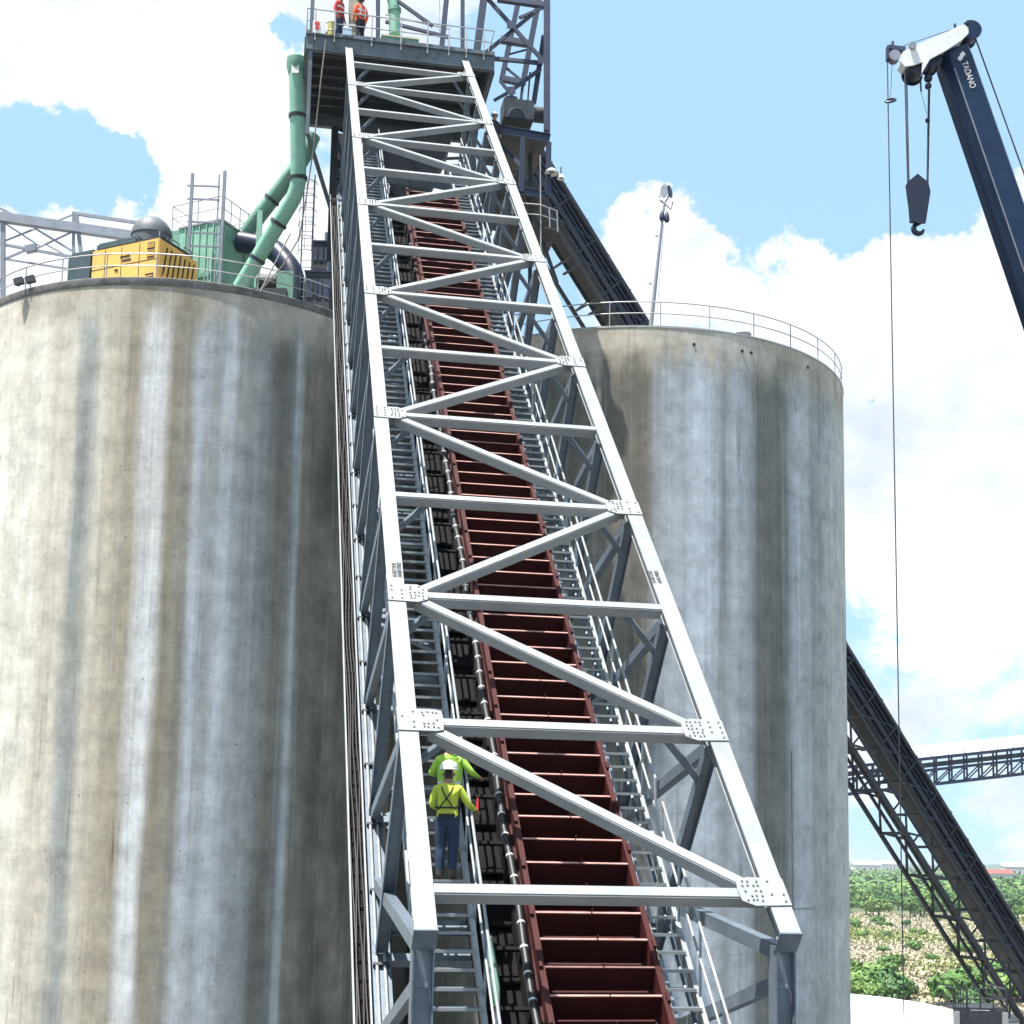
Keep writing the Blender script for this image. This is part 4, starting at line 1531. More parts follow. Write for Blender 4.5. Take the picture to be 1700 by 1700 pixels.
gd = duct('green_duct', 'mint green duct pipe coming down from the head platform and bending to left silo roof',
          [(528, 96, 53.6), (492, 104, 52.4), (496, 315, 53.2), (398, 478, 54.6)], .315, greenm, [(1, .42), (1, .91), (2, .34), (2, .70)])
q = at(492, 128, 52.5)
MB().lathe([(.30, 0), (.42, .45), (.42, .75), (.2, .95)], q, 18).build('elbow_hood', greend, gd, True)
MB().box(q + V((.0, -.33, .25)), (1, 0, .05), (0, 1, 0), (0, 0, 1), .30, .05, .55).build('inspection_panel', whitem, gd)
duct('green_duct', 'second green duct behind the first, slanting from the tower to the dust collector',
     [(520, 225, 57.5), (505, 262, 57.5), (408, 388, 58.6)], .33, greend, [(1, .55)])
p, q = at(432, 350, 57.5), at(432, 412, 57.5)
tag(MB().bar(V((p.x, p.y, gz)), p, .22, .16, (0, 1, 0)).build('duct_prop', greenm), 'flat pale green prop under the second duct', 'prop')
duct('black_duct', 'thick black curved duct arching behind the green pipe on left silo roof',
     [(400, 402, 58.5), (455, 412, 57.8), (488, 452, 57.2), (492, 520, 57)], .46, navy, [])
tag(MB().tube([at(440, 395, 53.6), at(427, 432, 53.2), at(440, 470, 53.0)][:0] + [at(482, 388, 53.0), at(432, 484, 53.0)], .03, 6).build('brace_pole', railm, None, True),
    'thin pale brace pole leaning on the left silo railing', 'pole')
# low green box and bits behind the railing
lbx = thing('green_pump', at(474, 490, 55.5), 'small dark green pump housing by the rim, below the black duct', 'pump')
p = at(474, 500, 55.5)
p = V((p.x, p.y, gz))
MB().box(p + UP * .9, (1, 0, 0), (0, 1, 0), (0, 0, 1), .7, .7, 1.8).build('housing', greend, lbx)
MB().cyl(p + V((-.4, 0, 1.4)), p + V((-1.2, 0, 1.4)), .35, 16).build('drum', darks, lbx, True)
MB().box(p + V((-.8, 0, .5)), (1, 0, 0), (0, 1, 0), (0, 0, 1), 1.8, .9, 1.0).build('base_frame', darks, lbx)

# steel gantry frame at the far left of the roof
gt = thing('steel_gantry', at(60, 470, 62), 'pale grey steel gantry frame behind left silo railing', 'gantry')
YG = 60.
for a, b, w in (((-60, 352, YG), (245, 396, YG), .42), ((5, 366, YG), (5, 520, YG), .2), ((122, 352, YG), (122, 470, YG), .12), ((127, 356, YG), (140, 470, YG), .16),
                ((122, 354, YG), (235, 371, YG), .14), ((92, 368, YG + .4), (122, 356, YG + .4), .07), ((-20, 335, YG), (32, 363, YG), .10),
                ((8, 400, YG), (58, 380, YG + .3), .07), ((10, 372, YG), (65, 408, YG), .06), ((58, 379, YG), (138, 428, YG), .08), ((62, 412, YG), (122, 384, YG), .07),
                ((0, 405, YG), (160, 434, YG), .12), ((8, 430, YG), (55, 410, YG), .10), ((8, 430, YG), (160, 454, YG), .08), ((75, 405, YG), (138, 440, YG), .06)):
    MB().bar(at(*a), at(*b), w, w * .7, (0, -1, .05)).build('frame_member', greym, gt)
p = at(52, 413, YG)
MB().box(p, (1, 0, .25), (0, 1, 0), (-.25, 0, 1), .5, .3, .3).build('node_plate', greym, gt)
pp = at(5, 520, YG)
# flood lights at the rim
for (x, y, lab) in ((32, 467, 'left of two small floodlights clamped on the left silo rim'), (51, 464, 'right of two small floodlights clamped on the left silo rim')):
    p = at(x, y, 53.2)
    t = thing('floodlight', V((p.x, p.y, ZT)), lab, 'floodlight')
    MB().box(p, (1, 0, .3), (0, 1, 0), (-.3, 0, 1), .34, .22, .26).build('lamp_body', darks, t)
    MB().box(p + V((-.2, 0, -.05)), (1, 0, .3), (0, 1, 0), (-.3, 0, 1), .04, .2, .22).build('lens', glassm, t)
    MB().cyl(V((p.x, p.y, ZT - .02)), p, .02, 6).build('stem', darks, t, True)

# ------------------------------------------------------------------ lamp mast on the right silo
YM = 61.
m0, m1 = at(1082, 528, YM), at(1101, 352, YM)
ms = thing('lamp_mast', V((m0.x, m0.y, ZT)), 'leaning grey lamp mast with lamp heads on top of right silo', 'mast')
MB().tube([m0 - (m1 - m0) * .12, m0, m1, at(1103, 338, YM)], .085, 10, True, [.10, .10, .06, .05]).build('pole', greym, ms, True)
for (x, y, rx, rz, tilt) in ((1103, 317, .19, .30, .1), (1112, 318, .10, .30, -.25)):
    p = at(x, y, YM)
    MB().lathe([(.02, -.05), (1, -.05), (1, .05), (.02, .05)], (0, 0, 0), 18).v
    b = MB()
    n = 18
    for yy in (-.06, .06):
        for k in range(n):
            t = 2 * math.pi * k / n
            lx, lz = rx * math.cos(t), rz * math.sin(t)
            b.v.append((p.x + lx * math.cos(tilt) + lz * math.sin(tilt), p.y + yy, p.z - lx * math.sin(tilt) + lz * math.cos(tilt)))
    b.f = [tuple(range(n)), tuple(range(n, 2 * n))] + [(k, (k + 1) % n, n + (k + 1) % n, n + k) for k in range(n)]
    b.build('lamp_head', bluest if rx < .15 else glassm, ms)
for pts in ([(1103, 338), (1096, 333), (1095, 325)], [(1103, 338), (1114, 348), (1117, 335)], [(1103, 338), (1108, 330), (1112, 320)]):
    MB().tube([at(x, y, YM) for x, y in pts], .03, 6).build('bracket', bluest, ms, True)
MB().box(at(1097, 331, YM), (1, 0, 0), (0, 1, 0), (0, 0, 1), .14, .12, .14).build('camera_box', whitem, ms)
for (x, y, sx) in ((1099, 356, -1), (1107, 358, 1)):
    MB().lathe([(.03, .5), (.10, .35), (.13, .1), (.10, 0)], at(x, y + 10, YM), 12).build('horn', bluest, ms, True)
for (x, y) in ((1090, 391), (1079, 470)):
    MB().bar(at(x - 2, y, YM), at(x + 3, y + 2, YM), .05, .05, UP).build('step', greym, ms)
MB().cyl(at(1102, 372, YM), at(1090, 535, YM), .010, 5).build('stay_wire', greym, ms, True)
# ventilator on right silo roof
vt = thing('roof_vent', at(1235, 553, 60), 'small round vent cap on the right silo roof', 'vent')
p = at(1232, 556, 58.6)
MB().lathe([(.35, ZT - .05), (.35, p.z), (.42, p.z), (.3, p.z + .16), (.02, p.z + .22)], (p.x, p.y, 0), 16).build('cap', railm, vt, True)
MB().lathe([(.36, ZT - .05), (.5, ZT - .05), (.5, ZT + .05), (.36, ZT + .05)], (p.x, p.y, 0), 16).build('collar', railm, vt, True)

# ------------------------------------------------------------------ people
def make_person(loc, fwd, label, top, legs, pose, helmet=True, vest=None, harness=False, scale=1., lean=0., hold=None):
    fwd = V((fwd[0], fwd[1], 0)).normalized()
    rt = V((fwd.y, -fwd.x, 0))
    R = Matrix((rt, fwd, UP)).transposed().to_4x4()
    M = Matrix.Translation(V(loc)) @ R @ Matrix.Scale(scale, 4)
    t = tag(link('person', None, None, M), label, 'person', None)
    # skeleton: name -> (co, radius x, radius y)
    J, Ed = [], []

    def j(co, r, parent=None):
        J.append((V(co), r))
        if parent is not None:
            Ed.append((parent, len(J) - 1))
        return len(J) - 1
    ly = lean
    pel = j((0, 0, .95), (.17, .13))
    waist = j((0, .01 + ly * .3, 1.10), (.16, .125), pel)
    chest = j((0, .0 + ly * .8, 1.30), (.19, .135), waist)
    upper = j((0, -.01 + ly, 1.42), (.15, .095), chest)
    neck = j((0, .01 + ly * 1.15, 1.515), (.058, .058), upper)
    jaw = j((0, .035 + ly * 1.25, 1.60), (.072, .085), neck)
    head = j((0, .02 + ly * 1.3, 1.685), (.08, .098), jaw)
    j((0, .02 + ly * 1.3, 1.745), (.06, .075), head)
    j((0, .135 + ly * 1.25, 1.615), (.012, .012), jaw)
    hands = []
    for sg in (-1, 1):
        hip = j((sg * .095, 0, .87), (.112, .118), pel)
        kn, an = pose['knee' + 'LR'[sg > 0]], pose['ankle' + 'LR'[sg > 0]]
        mid = j((V((sg * .095, 0, .87)) + V(kn)) / 2, (.102, .108), hip)
        k = j(kn, (.080, .086), mid)
        cf = j(V(kn).lerp(V(an), .35) + V((0, -.012, 0)), (.078, .082), k)
        a = j(an, (.066, .072), cf)
        hl = j(V(an) + V((0, -.03, -.045)), (.045, .045), a)
        j(V(an) + V((sg * .02, .16, -.055)), (.045, .035), hl)
        sh = j((sg * .185, -.01 + ly, 1.415), (.066, .066), upper)
        el, wr = V(pose['elbow' + 'LR'[sg > 0]]), V(pose['wrist' + 'LR'[sg > 0]])
        ua = j(V((sg * .185, -.01 + ly, 1.415)).lerp(el, .5), (.066, .066), sh)
        e = j(el, (.056, .056), ua)
        fa = j(el.lerp(wr, .4), (.052, .052), e)
        w_ = j(wr, (.03, .03), fa)
        hd = (wr - el).normalized()
        palm = j(wr + hd * .07, (.036, .026), w_)
        hands.append(wr + hd * .09)
        sd = hd.cross(V((0, 0, 1)))
        sd = sd.normalized() if sd.length > .1 else V((0, 1, 0))
        up_ = sd.cross(hd).normalized()
        for q, ln in ((-.026, .055), (-.009, .068), (.009, .066), (.026, .05)):
            f1 = j(wr + hd * (.10 + ln * .5) + sd * q - up_ * .012, (.0095, .0095), palm)
            j(wr + hd * (.10 + ln) + sd * q - up_ * .045, (.008, .008), f1)
        th = j(wr + hd * .055 + sd * (-sg * .042) - up_ * .01, (.011, .011), w_)
        j(wr + hd * .10 + sd * (-sg * .052) - up_ * .03, (.009, .009), th)
    me = bpy.data.meshes.new('body_cage')
    me.from_pydata([c for c, r in J], Ed, [])
    ob = bpy.data.objects.new('body_cage', me)
    COL.objects.link(ob)
    ob.modifiers.new('skin', 'SKIN')
    ob.modifiers.new('sub', 'SUBSURF').levels = 2
    sv = me.skin_vertices[0].data
    for i, (c, r) in enumerate(J):
        sv[i].radius = r
        sv[i].use_root = (i == 0)
    bpy.context.view_layer.update()
    bmesh_ = bpy.data.meshes.new_from_object(ob.evaluated_get(bpy.context.evaluated_depsgraph_get()))
    bpy.data.objects.remove(ob)
    bmesh_.materials.clear()
    for m in (top, legs, bootm, skinm, hairm):
        bmesh_.materials.append(m)
    for p in bmesh_.polygons:
        c = p.center
        k = 0
        if any((c - h).length < .105 for h in hands):
            k = 3
        elif c.z > 1.50 and abs(c.x) < .13:
            k = 3
            if c.z > 1.68 or (c.z > 1.56 and c.y < .0 + ly * 1.3):
                k = 4
        elif c.z < .99 and abs(c.x) < .26 and not any((c - V(pose['wrist' + q])).length < .16 for q in 'LR'):
            k = 1
            if any(c.z < V(pose['ankle' + q]).z + .07 and (c - V(pose['ankle' + q])).length < .26 for q in 'LR'):
                k = 2
        p.material_index = k
        p.use_smooth = True
    link('body', bmesh_, t, M)

    def part(b, name, m, smooth=True, parent=t):
        return link(name, b.mesh(name, m, smooth), parent, M)
    hc = V((0, .02 + ly * 1.3, 1.69))
    for sg in (-1, 1):
        part(MB().lathe([(.004, -.03), (.016, -.02), (.018, .01), (.01, .03)], hc + V((sg * .088, .01, -.05)), 8), 'ear', skinm)
        part(MB().lathe([(.002, -.008), (.010, 0), (.002, .008)], hc + V((sg * .034, .092, -.035)), 8), 'eye', hairm)
    part(MB().bar(hc + V((-.025, .10, -.115)), hc + V((.025, .10, -.115)), .006, .01, (0, 1, 0)), 'mouth', redbag)
    if helmet:
        prof_ = [(.142, -.0), (.140, .03), (.132, .07), (.108, .105), (.07, .128), (.002, .138)]
        hb2 = MB().lathe([(.15, -.012), (.152, -.004)] + prof_, hc + V((0, 0, .035)), 24)
        hb2.prism([hc + V((x, y, .026)) for x, y in ((-.11, .09), (-.08, .16), (0, .19), (.08, .16), (.11, .09))], V((0, 0, .012)))
        h = part(hb2, 'helmet', helmm)
        part(MB().tube([hc + V((0, .13 * math.cos(u), .04 + .143 * math.sin(u))) for u in [math.pi * k / 10 for k in range(11)]], .012, 6), 'helmet_ridge', helmm, True, h)
    part(MB().lathe([(.158, .975), (.162, .98), (.162, 1.015), (.158, 1.02)], (0, .004, 0), 20), 'belt', strapm)
    for o in (t.children[-1],):
        for v in o.data.vertices:
            v.co.y *= .78

    def shell(z, grow):
        """half widths of the torso at height z"""
        a = max(0, min(1, (z - 1.0) / .42))
        return (.168 + .03 * math.sin(a * math.pi * .75)) * grow, (.128 + .012 * a) * grow

    def band(z0, z1, grow, gap=0.):
        b = MB()
        n = 28
        for z in (z0, z1):
            rx, ry = shell(z, grow)
            yy = ly * max(0, min(1, (z - .95) / .47))
            for k in range(n):
                u = 2 * math.pi * k / n
                b.v.append((rx * math.cos(u), ry * math.sin(u) + yy, z))
        b.f = [(k, (k + 1) % n, n + (k + 1) % n, n + k) for k in range(n)]
        return b
    if vest:
        b = MB()
        n = 28
        zs = [.90, 1.0, 1.1, 1.2, 1.3, 1.38, 1.44]
        for z in zs:
            rx, ry = shell(z, 1.07 if z < 1.38 else 1.0)
            yy = ly * max(0, min(1, (z - .95) / .47))
            for k in range(n):
                u = 2 * math.pi * k / n
                b.v.append(((rx + .008 * math.sin(u * 5)) * math.cos(u), ry * math.sin(u) + yy, z))
        for i in range(len(zs) - 1):
            b.f += [(i * n + k, i * n + (k + 1) % n, (i + 1) * n + (k + 1) % n, (i + 1) * n + k) for k in range(n)]
        vo = part(b, 'vest', vest)
        for z in ((1.0,) if vest is vestm else (1.02, 1.22)):
            part(band(z, z + .05, 1.10), 'reflective_stripe', tapem, True, vo)
        for x in (() if vest is vestm else (-.1, .1)):
            part(MB().bar((x, -.147 + ly * .5, 1.05), (x, -.145 + ly, 1.42), .045, .006, (0, 1, 0)), 'reflective_stripe', tapem, False, vo)
    if harness:
        ha = part(band(1.10, 1.13, 1.06), 'harness', strapm)
        for sg in (-1, 1):
            pts = [(sg * .13, .13 + ly, 1.30), (sg * .125, .03 + ly, 1.475), (sg * .09, -.09 + ly, 1.43), (sg * .03, -.145 + ly * .9, 1.30), (-sg * .06, -.150 + ly * .6, 1.18), (-sg * .14, -.11 + ly * .3, 1.08)]
            part(MB().tube(pts, .012, 6), 'shoulder_strap', strapm, True, ha)
    if hold == 'tool':
        h = hands[1]
        part(MB().tube([h + V((0, .0, -.02)), h + V((0, .02, .10)), h + V((0, .03, .22))], .03, 8, True, [.02, .022, .012]), 'red_tool', redbag)
    return t


STAND = dict(kneeL=(-.10, .02, .48), ankleL=(-.10, -.02, .085), kneeR=(.10, .02, .48), ankleR=(.10, -.02, .085),
             elbowL=(-.27, -.04, 1.15), wristL=(-.26, .06, .91), elbowR=(.27, -.04, 1.15), wristR=(.26, .06, .91))
RAIL = dict(STAND, elbowR=(.33, .05, 1.16), wristR=(.40, .28, 1.10), elbowL=(-.26, .04, 1.16), wristL=(-.10, .27, 1.08))
STEPU = dict(STAND, kneeR=(.11, .20, .66), ankleR=(.11, .22, .335), elbowR=(.36, .0, 1.20), wristR=(.46, .24, 1.16), elbowL=(-.30, .05, 1.18), wristL=(-.22, .28, 1.18))
BEND = dict(STAND, elbowR=(.28, .28, 1.14), wristR=(.20, .48, 1.02), elbowL=(-.28, .26, 1.14), wristL=(-.16, .46, 1.0))

zt_ = lambda i, w: T(i * STEP - .02, w, -3.0)
fw = (HF + TV * .28).normalized()
make_person(zt_(-5, .86) + HF * .01, fw, 'worker in yellow shirt, jeans and white helmet, seen from behind on the left stair', shirtm, denim, RAIL, True, None, True, 1.0, .02, 'tool')
make_person(zt_(-3, .95) + HF * .02, (HF + TV * .15).normalized(), 'worker in lime reflective vest just above the yellow-shirted worker on the stair', vestm, denim, STEPU, True, vestm, False, 1.0, .03)
gh_ = thing('green_sleeve', T(-3.0, 1.5, -4.0), 'faded green sleeve hanging in the dark trough beside the stair rail', 'sleeve')
MB().tube([T(-2.6, 1.52, -3.5), T(-2.9, 1.55, -3.62), T(-3.4, 1.57, -3.72), T(-3.9, 1.56, -3.85)], .06, 10, True, [.05, .07, .075, .04]).build('sleeve', greend, gh_, True)
MB().tube([T(-2.58, 1.52, -3.49), T(-2.63, 1.523, -3.513)], .06, 10).build('cuff', tapem, gh_, True)
make_person(Pf(1.28, .3, .025), (HF * -.5 + TV * .7).normalized(), 'worker in red jacket with reflective stripes on the head platform', maroonm, denim, STAND, True, maroonm, False, 1.1)
make_person(Pf(2.10, .32, .025), (HF * .8 - TV * .5).normalized(), 'worker in plain bright orange vest on the head platform', orangem, darkcl, STAND, True, orangem, False, 1.1)
pw = at(821, 188, 54.0)
make_person(V((pw.x, pw.y, pw.z - 1.83)), (-HF + TV * .2), 'worker in dark clothes and white helmet peeking past the right chord near the top', darkcl, darkcl, STAND, True, None, False, 1.0)

# things standing on the head platform
t = thing('green_chute', Pf(3.2, 1.2, .02), 'mint green bent chute pipe rising from the head platform', 'chute')
MB().tube([at(655, 58, 52.3), at(655, 14, 52.3), at(648, -12, 52.3), at(630, -30, 52.3)], .22, 16).build('pipe', greenm, t, True)
MB().tube([at(655, 20, 52.3), at(655, 14, 52.3)], .27, 16).build('flange', greend, t, True)
t = thing('green_crate', Pf(3.3, .5, .02), 'flat pale green box lying on the head platform deck', 'box')
p = at(663, 70, 51.6)
p.z = PLF.z + .26
MB().box(p, TV, HF, UP, 1.42, .8, .42).build('tub', greend, t)
MB().box(p + UP * .24, TV, HF, UP, 1.5, .86, .06).build('lid', mat('pale_green_lid', (.55, .58, .36), .6), t)
t = thing('timber_board', Pf(1.7, .2, .02), 'tall pale board standing between the two workers on the platform', 'board')
MB().bar(at(586, 66, 50.9), at(586, -14, 50.9), .34, .05, (0, 1, 0)).build('board', mat('weathered_board', (.30, .29, .22), .8, 0, .25, 4), t)
MB().bar(at(586, 44, 50.85), at(586, 40, 50.85), .36, .03, (0, 1, 0)).build('batten', railm, t)
t = thing('safety_sign', Pf(.4, -.05, .02), 'white sheet with red round mark tied to the platform railing corner', 'sign')
p = at(530, 45, 50.2)
MB().box(p, TV, HF, UP, .5, .02, .5).build('sheet', whitem, t)
MB().cyl(p + TV * (-.08) - HF * .02 + UP * .12, p + TV * (-.08) - HF * .035 + UP * .12, .1, 14).build('red_mark', redbag, t)
MB().cyl(p + TV * (-.08) - HF * .02 - UP * .06, p + TV * (-.08) - HF * .035 - UP * .06, .08, 14).build('red_mark', redbag, t)
p = at(576, 58, 50.5)
t = thing('cool_box', p, 'small light blue cool box by the platform edge', 'box')
MB().box(p + UP * .05, TV, HF, UP, .34, .3, .26).build('tub', mat('pale_blue', (.42, .58, .68), .4), t)
MB().box(p + UP * .20, TV, HF, UP, .36, .32, .05).build('lid', whitem, t)
p = at(550, 52, 50.5)
t = thing('yellow_drum', V((p.x, p.y, PLF.z + .03)), 'small dull yellow drum on the head platform', 'drum')
MB().lathe([(.01, 0), (.15, 0), (.15, .55), (.16, .56), (.15, .58), (.01, .58)], (p.x, p.y, PLF.z + .03), 16).build('shell', mat('dull_yellow', (.45, .40, .14), .6), t, True)
MB().lathe([(.152, .18), (.162, .2), (.152, .22)], (p.x, p.y, PLF.z + .03), 16).build('hoop', railm, t, True)

# ------------------------------------------------------------------ storage dome and landing beyond the right silo
c = at(1428, 1672, 112)
dm_ = thing('storage_dome', V((c.x, c.y + 15, 0)), 'white domed storage roof low behind the right silo', 'dome')
RD, cz = 17., c.z
cx0 = V((c.x - 1.0, c.y + 9, 0))
prof_ = [(RD, 0), (RD, cz - 4.2)] + [(RD * math.cos(u), cz - 4.2 + 4.2 * math.sin(u)) for u in [math.pi / 2 * k / 14 for k in range(1, 14)]] + [(.05, cz)]
MB().lathe(prof_, cx0, 64).build('membrane', membr, dm_, True)
for k in range(24):
    u = 2 * math.pi * k / 24
    MB().tube([cx0 + V((RD * 1.002 * math.cos(q) * math.cos(u), RD * 1.002 * math.cos(q) * math.sin(u), cz - 4.2 + 4.215 * math.sin(q))) for q in [math.pi / 2 * i / 10 for i in range(11)]], .03, 4).build('seam', membr, dm_)
# far catwalk with railing
cw = thing('catwalk', at(1540, 1692, 140), 'thin catwalk with pipe railing past the white dome', 'catwalk')
a, b = at(1478, 1684, 140), at(1600, 1694, 140)
MB().bar(a, b, 1.2, .3, UP).build('deck', railm, cw)
r_ = MB().tube([a + UP * 1.1, b + UP * 1.1], .05, 6).build('railing', railm, cw, True)
MB().tube([a + UP * .6, b + UP * .6], .045, 6).build('mid_rail', railm, r_, True)
for i in range(6):
    p = a.lerp(b, i / 5)
    MB().cyl(p, p + UP * 1.1, .05, 6).build('post', railm, r_, True)
for k in (.15, .85):
    p = a.lerp(b, k)
    MB().bar((p.x, p.y, 0), p, .3, .3, (0, 1, 0)).build('leg', railm, cw)
# dark stair landing
ln = thing('stair_landing', at(1625, 1700, 84), 'dark steel stair landing with railing at the foot of the dark gallery', 'landing')
a, b = at(1583, 1676, 84), at(1672, 1678, 84)
MB().prism([a, b, b + V((0, 3, 0)), a + V((0, 3, 0))], UP * .12).build('deck', darks, ln)
MB().prism([a - UP * .02, b - UP * .02, b - UP * 1.1, a - UP * 1.1], V((0, .1, 0))).build('fascia', darks, ln)
r_ = MB().tube([a + V((0, 3, 1.25)), a + UP * 1.25, b + UP * 1.25, b + V((0, 3, 1.25))], .045, 6).build('railing', darks, ln, True)
MB().tube([a + V((0, 3, .65)), a + UP * .65, b + UP * .65, b + V((0, 3, .65))], .04, 6).build('mid_rail', darks, r_, True)
for k in (0, .26, .5, .75, 1):
    p = a.lerp(b, k)
    MB().cyl(p, p + UP * 1.25, .05, 6).build('post', darks, r_, True)
for k in range(5):
    p = a.lerp(b, .04 + k * .05)
    MB().cyl(p + UP * .1, p + UP * 1.1, .03, 5).build('gate_bar', darks, r_, True)
for k in (.05, .95):
    p = a.lerp(b, k) - UP * .1
    MB().bar((p.x, p.y, 0), p, .3, .3, (0, 1, 0)).build('leg', railm, ln)
t = thing('round_tank', V((at(1640, 1698, 92).x, 92, 0)), 'small pale round tank behind the stair landing', 'tank')
p = at(1640, 1690, 92)
MB().lathe([(1.9, 0), (1.9, p.z), (1.5, p.z + .35), (.05, p.z + .5)], (p.x, 92, 0), 32).build('shell', whitem, t, True)
MB().lathe([(1.92, p.z - .1), (1.98, p.z - .05), (1.92, p.z)], (p.x, 92, 0), 32).build('rim', railm, t, True)


# ------------------------------------------------------------------ trees, bushes, brush
def leaf_cloud(rnd, n, lobes, size):
    """leaf clumps spread over the shells of several lobes (centre, radii)"""
    b = MB()
    for _ in range(n):
        c, r = rnd.choice(lobes)
        u, v = rnd.uniform(0, 2 * math.pi), math.asin(rnd.uniform(-.75, 1))
        k = rnd.uniform(.72, 1.06)
        d = V((math.cos(v) * math.cos(u), math.cos(v) * math.sin(u), math.sin(v)))
        p = V(c) + V((d.x * r[0], d.y * r[1], d.z * r[2])) * k
        nn = (d + V((rnd.uniform(-.7, .7), rnd.uniform(-.7, .7), rnd.uniform(-.4, .8)))).normalized()
        ax = nn.cross(V((rnd.uniform(-1, 1), rnd.uniform(-1, 1), rnd.uniform(-1, 1))))
        ax = ax.normalized() if ax.length > .01 else V((1, 0, 0))
        ay = nn.cross(ax)
        s_ = size * rnd.uniform(.6, 1.4)
        o = len(b.v)
        b.v += [tuple(p - ax * s_ - ay * s_ * .5), tuple(p + ax * s_ * .2 - ay * s_ * .9), tuple(p + ax * s_ + ay * s_ * .3 + nn * s_ * .3), tuple(p - ax * s_ * .3 + ay * s_ * .8 - nn * s_ * .2)]
        b.f.append((o, o + 1, o + 2, o + 3))
    return b


def raw_mesh(b, name, m):
    me = bpy.data.meshes.new(name)
    me.from_pydata(b.v, [], b.f)
    me.materials.append(m)
    return me


rnd = random.Random(11)
kinds = []
for q in range(6):
    lobes = [((rnd.uniform(-2.2, 2.2), rnd.uniform(-2.2, 2.2), rnd.uniform(3.2, 6.2)), (rnd.uniform(1.5, 2.6), rnd.uniform(1.5, 2.6), rnd.uniform(1.2, 2.2))) for _ in range(7)]
    crown = raw_mesh(leaf_cloud(rnd, 620, lobes, .42), 'crown', leafms[q % 3])
    tb = MB()
    tb.tube([(0, 0, 0), (.1, .05, 2.2), (.0, .1, 4.4)], .3, 7, True, [.34, .24, .12])
    for c_, r_q in lobes[:4]:
        tb.tube([(.05, .05, 2.3), ((c_[0]) * .5, c_[1] * .5, 3.3), c_], .1, 5, True, [.16, .11, .04])
    kinds.append((crown, tb.mesh('trunk', barkm, True)))
bush = [raw_mesh(leaf_cloud(rnd, 320, [((rnd.uniform(-1, 1), rnd.uniform(-1, 1), rnd.uniform(.8, 1.7)), (1.1, 1.1, .9)) for _ in range(5)], .26), 'foliage', leafms[q % 3]) for q in range(4)]
stemb = MB()
for q in range(5):
    stemb.tube([(0, 0, 0), (rnd.uniform(-.5, .5), rnd.uniform(-.5, .5), .8), (rnd.uniform(-1, 1), rnd.uniform(-1, 1), 1.6)], .06, 5, True, [.07, .05, .02])
stemb = stemb.mesh('stems', barkm, True)


def plant(name, kind, x, y, sc, label, cat, group):
    t = tag(link(name, None, None, Matrix.Translation((x, y, 0))), label, cat, group)
    M = Matrix.Translation((x, y, -.05)) @ Matrix.Rotation(rnd.uniform(0, 6.3), 4, 'Z') @ Matrix.Diagonal((sc * rnd.uniform(.85, 1.2), sc * rnd.uniform(.85, 1.2), sc * rnd.uniform(.8, 1.15), 1))
    nm = ('crown', 'trunk') if cat == 'tree' else ('foliage', 'stems')
    link(nm[0], kind[0], t, M)
    link(nm[1], kind[1], t, M)


def where(r):
    return ('beside the right silo' if r < .265 else 'left of dark gallery' if r < .30 else 'behind dark gallery' if r < .345 else 'at right picture edge' if r < .38 else 'beyond right picture edge')


# near thicket beside the dome
n = 0
for k in range(52):
    Y = rnd.uniform(205, 300)
    X = Y * rnd.uniform(.222, .40)
    sc = rnd.uniform(1.2, 2.3) if Y < 262 else rnd.uniform(.9, 1.5)
    plant('thicket_bush', (bush[k % 4], stemb), X, Y, sc, '%s %s bush, near thicket %s, %s' % (('big', 'smaller')[sc < 1.7], ('mid green', 'light green', 'dark green')[k % 4 % 3], ('front row', 'back row')[Y > 250], where(X / Y)), 'bush', 'bushes of the near thicket')
# loose shrubs in the pale field
for k in range(46):
    Y = rnd.uniform(310, 560)
    X = Y * rnd.uniform(.215, .41)
    plant('field_shrub', (bush[(k + 1) % 4], stemb), X, Y, rnd.uniform(.7, 1.3), 'small %s shrub in the %s pale field, %s' % (('mid green', 'light green', 'dark green')[(k + 1) % 4 % 3], ('near', 'far')[Y > 430], where(X / Y)), 'shrub', 'shrubs dotted in the pale field')
# wood edge: the nearest trees singly
for k in range(150):
    Y = 575 + 330 * (k / 150) ** 1.3 + rnd.uniform(-14, 14)
    X = Y * rnd.uniform(.205, .42)
    q = rnd.randrange(6)
    sc = rnd.uniform(.85, 1.35)
    plant('woodland_tree', kinds[q], X, Y, sc, '%s %s tree, %s of far wood, %s' % (('tall', 'low')[sc < 1.1], ('mid green', 'light green', 'dark green')[q % 3], ('front edge', 'second rows', 'deeper rows')[0 if Y < 640 else 1 if Y < 740 else 2], where(X / Y)), 'tree', 'trees along the wood edge')
# the rest of the wood as one mass
wm = MB()
for k in range(2600):
    Y = 860 + 2700 * rnd.random() ** 1.7
    X = Y * rnd.uniform(-.05, .55) if Y > 1500 else Y * rnd.uniform(.17, .46)
    r = rnd.uniform(3.2, 5.5) * (1 + Y / 3500)
    c_ = V((X, Y, rnd.uniform(3, 5.5)))
    for q in range(26):
        u, v = rnd.uniform(0, 6.283), math.asin(rnd.uniform(-.2, 1))
        d = V((math.cos(v) * math.cos(u), math.cos(v) * math.sin(u), math.sin(v) * .8))
        p = c_ + d * r * rnd.uniform(.75, 1.05)
        nn = (d + V((rnd.uniform(-.5, .5), rnd.uniform(-.5, .5), rnd.uniform(-.2, .6)))).normalized()
        ax = nn.cross(V((.3, .2, 1))).normalized()
        ay = nn.cross(ax)
        s_ = r * rnd.uniform(.22, .42)
        o = len(wm.v)
        wm.v += [tuple(p - ax * s_), tuple(p - ay * s_ * .8), tuple(p + ax * s_ + nn * s_ * .3), tuple(p + ay * s_ * .8)]
        wm.f.append((o, o + 1, o + 2, o + 3))
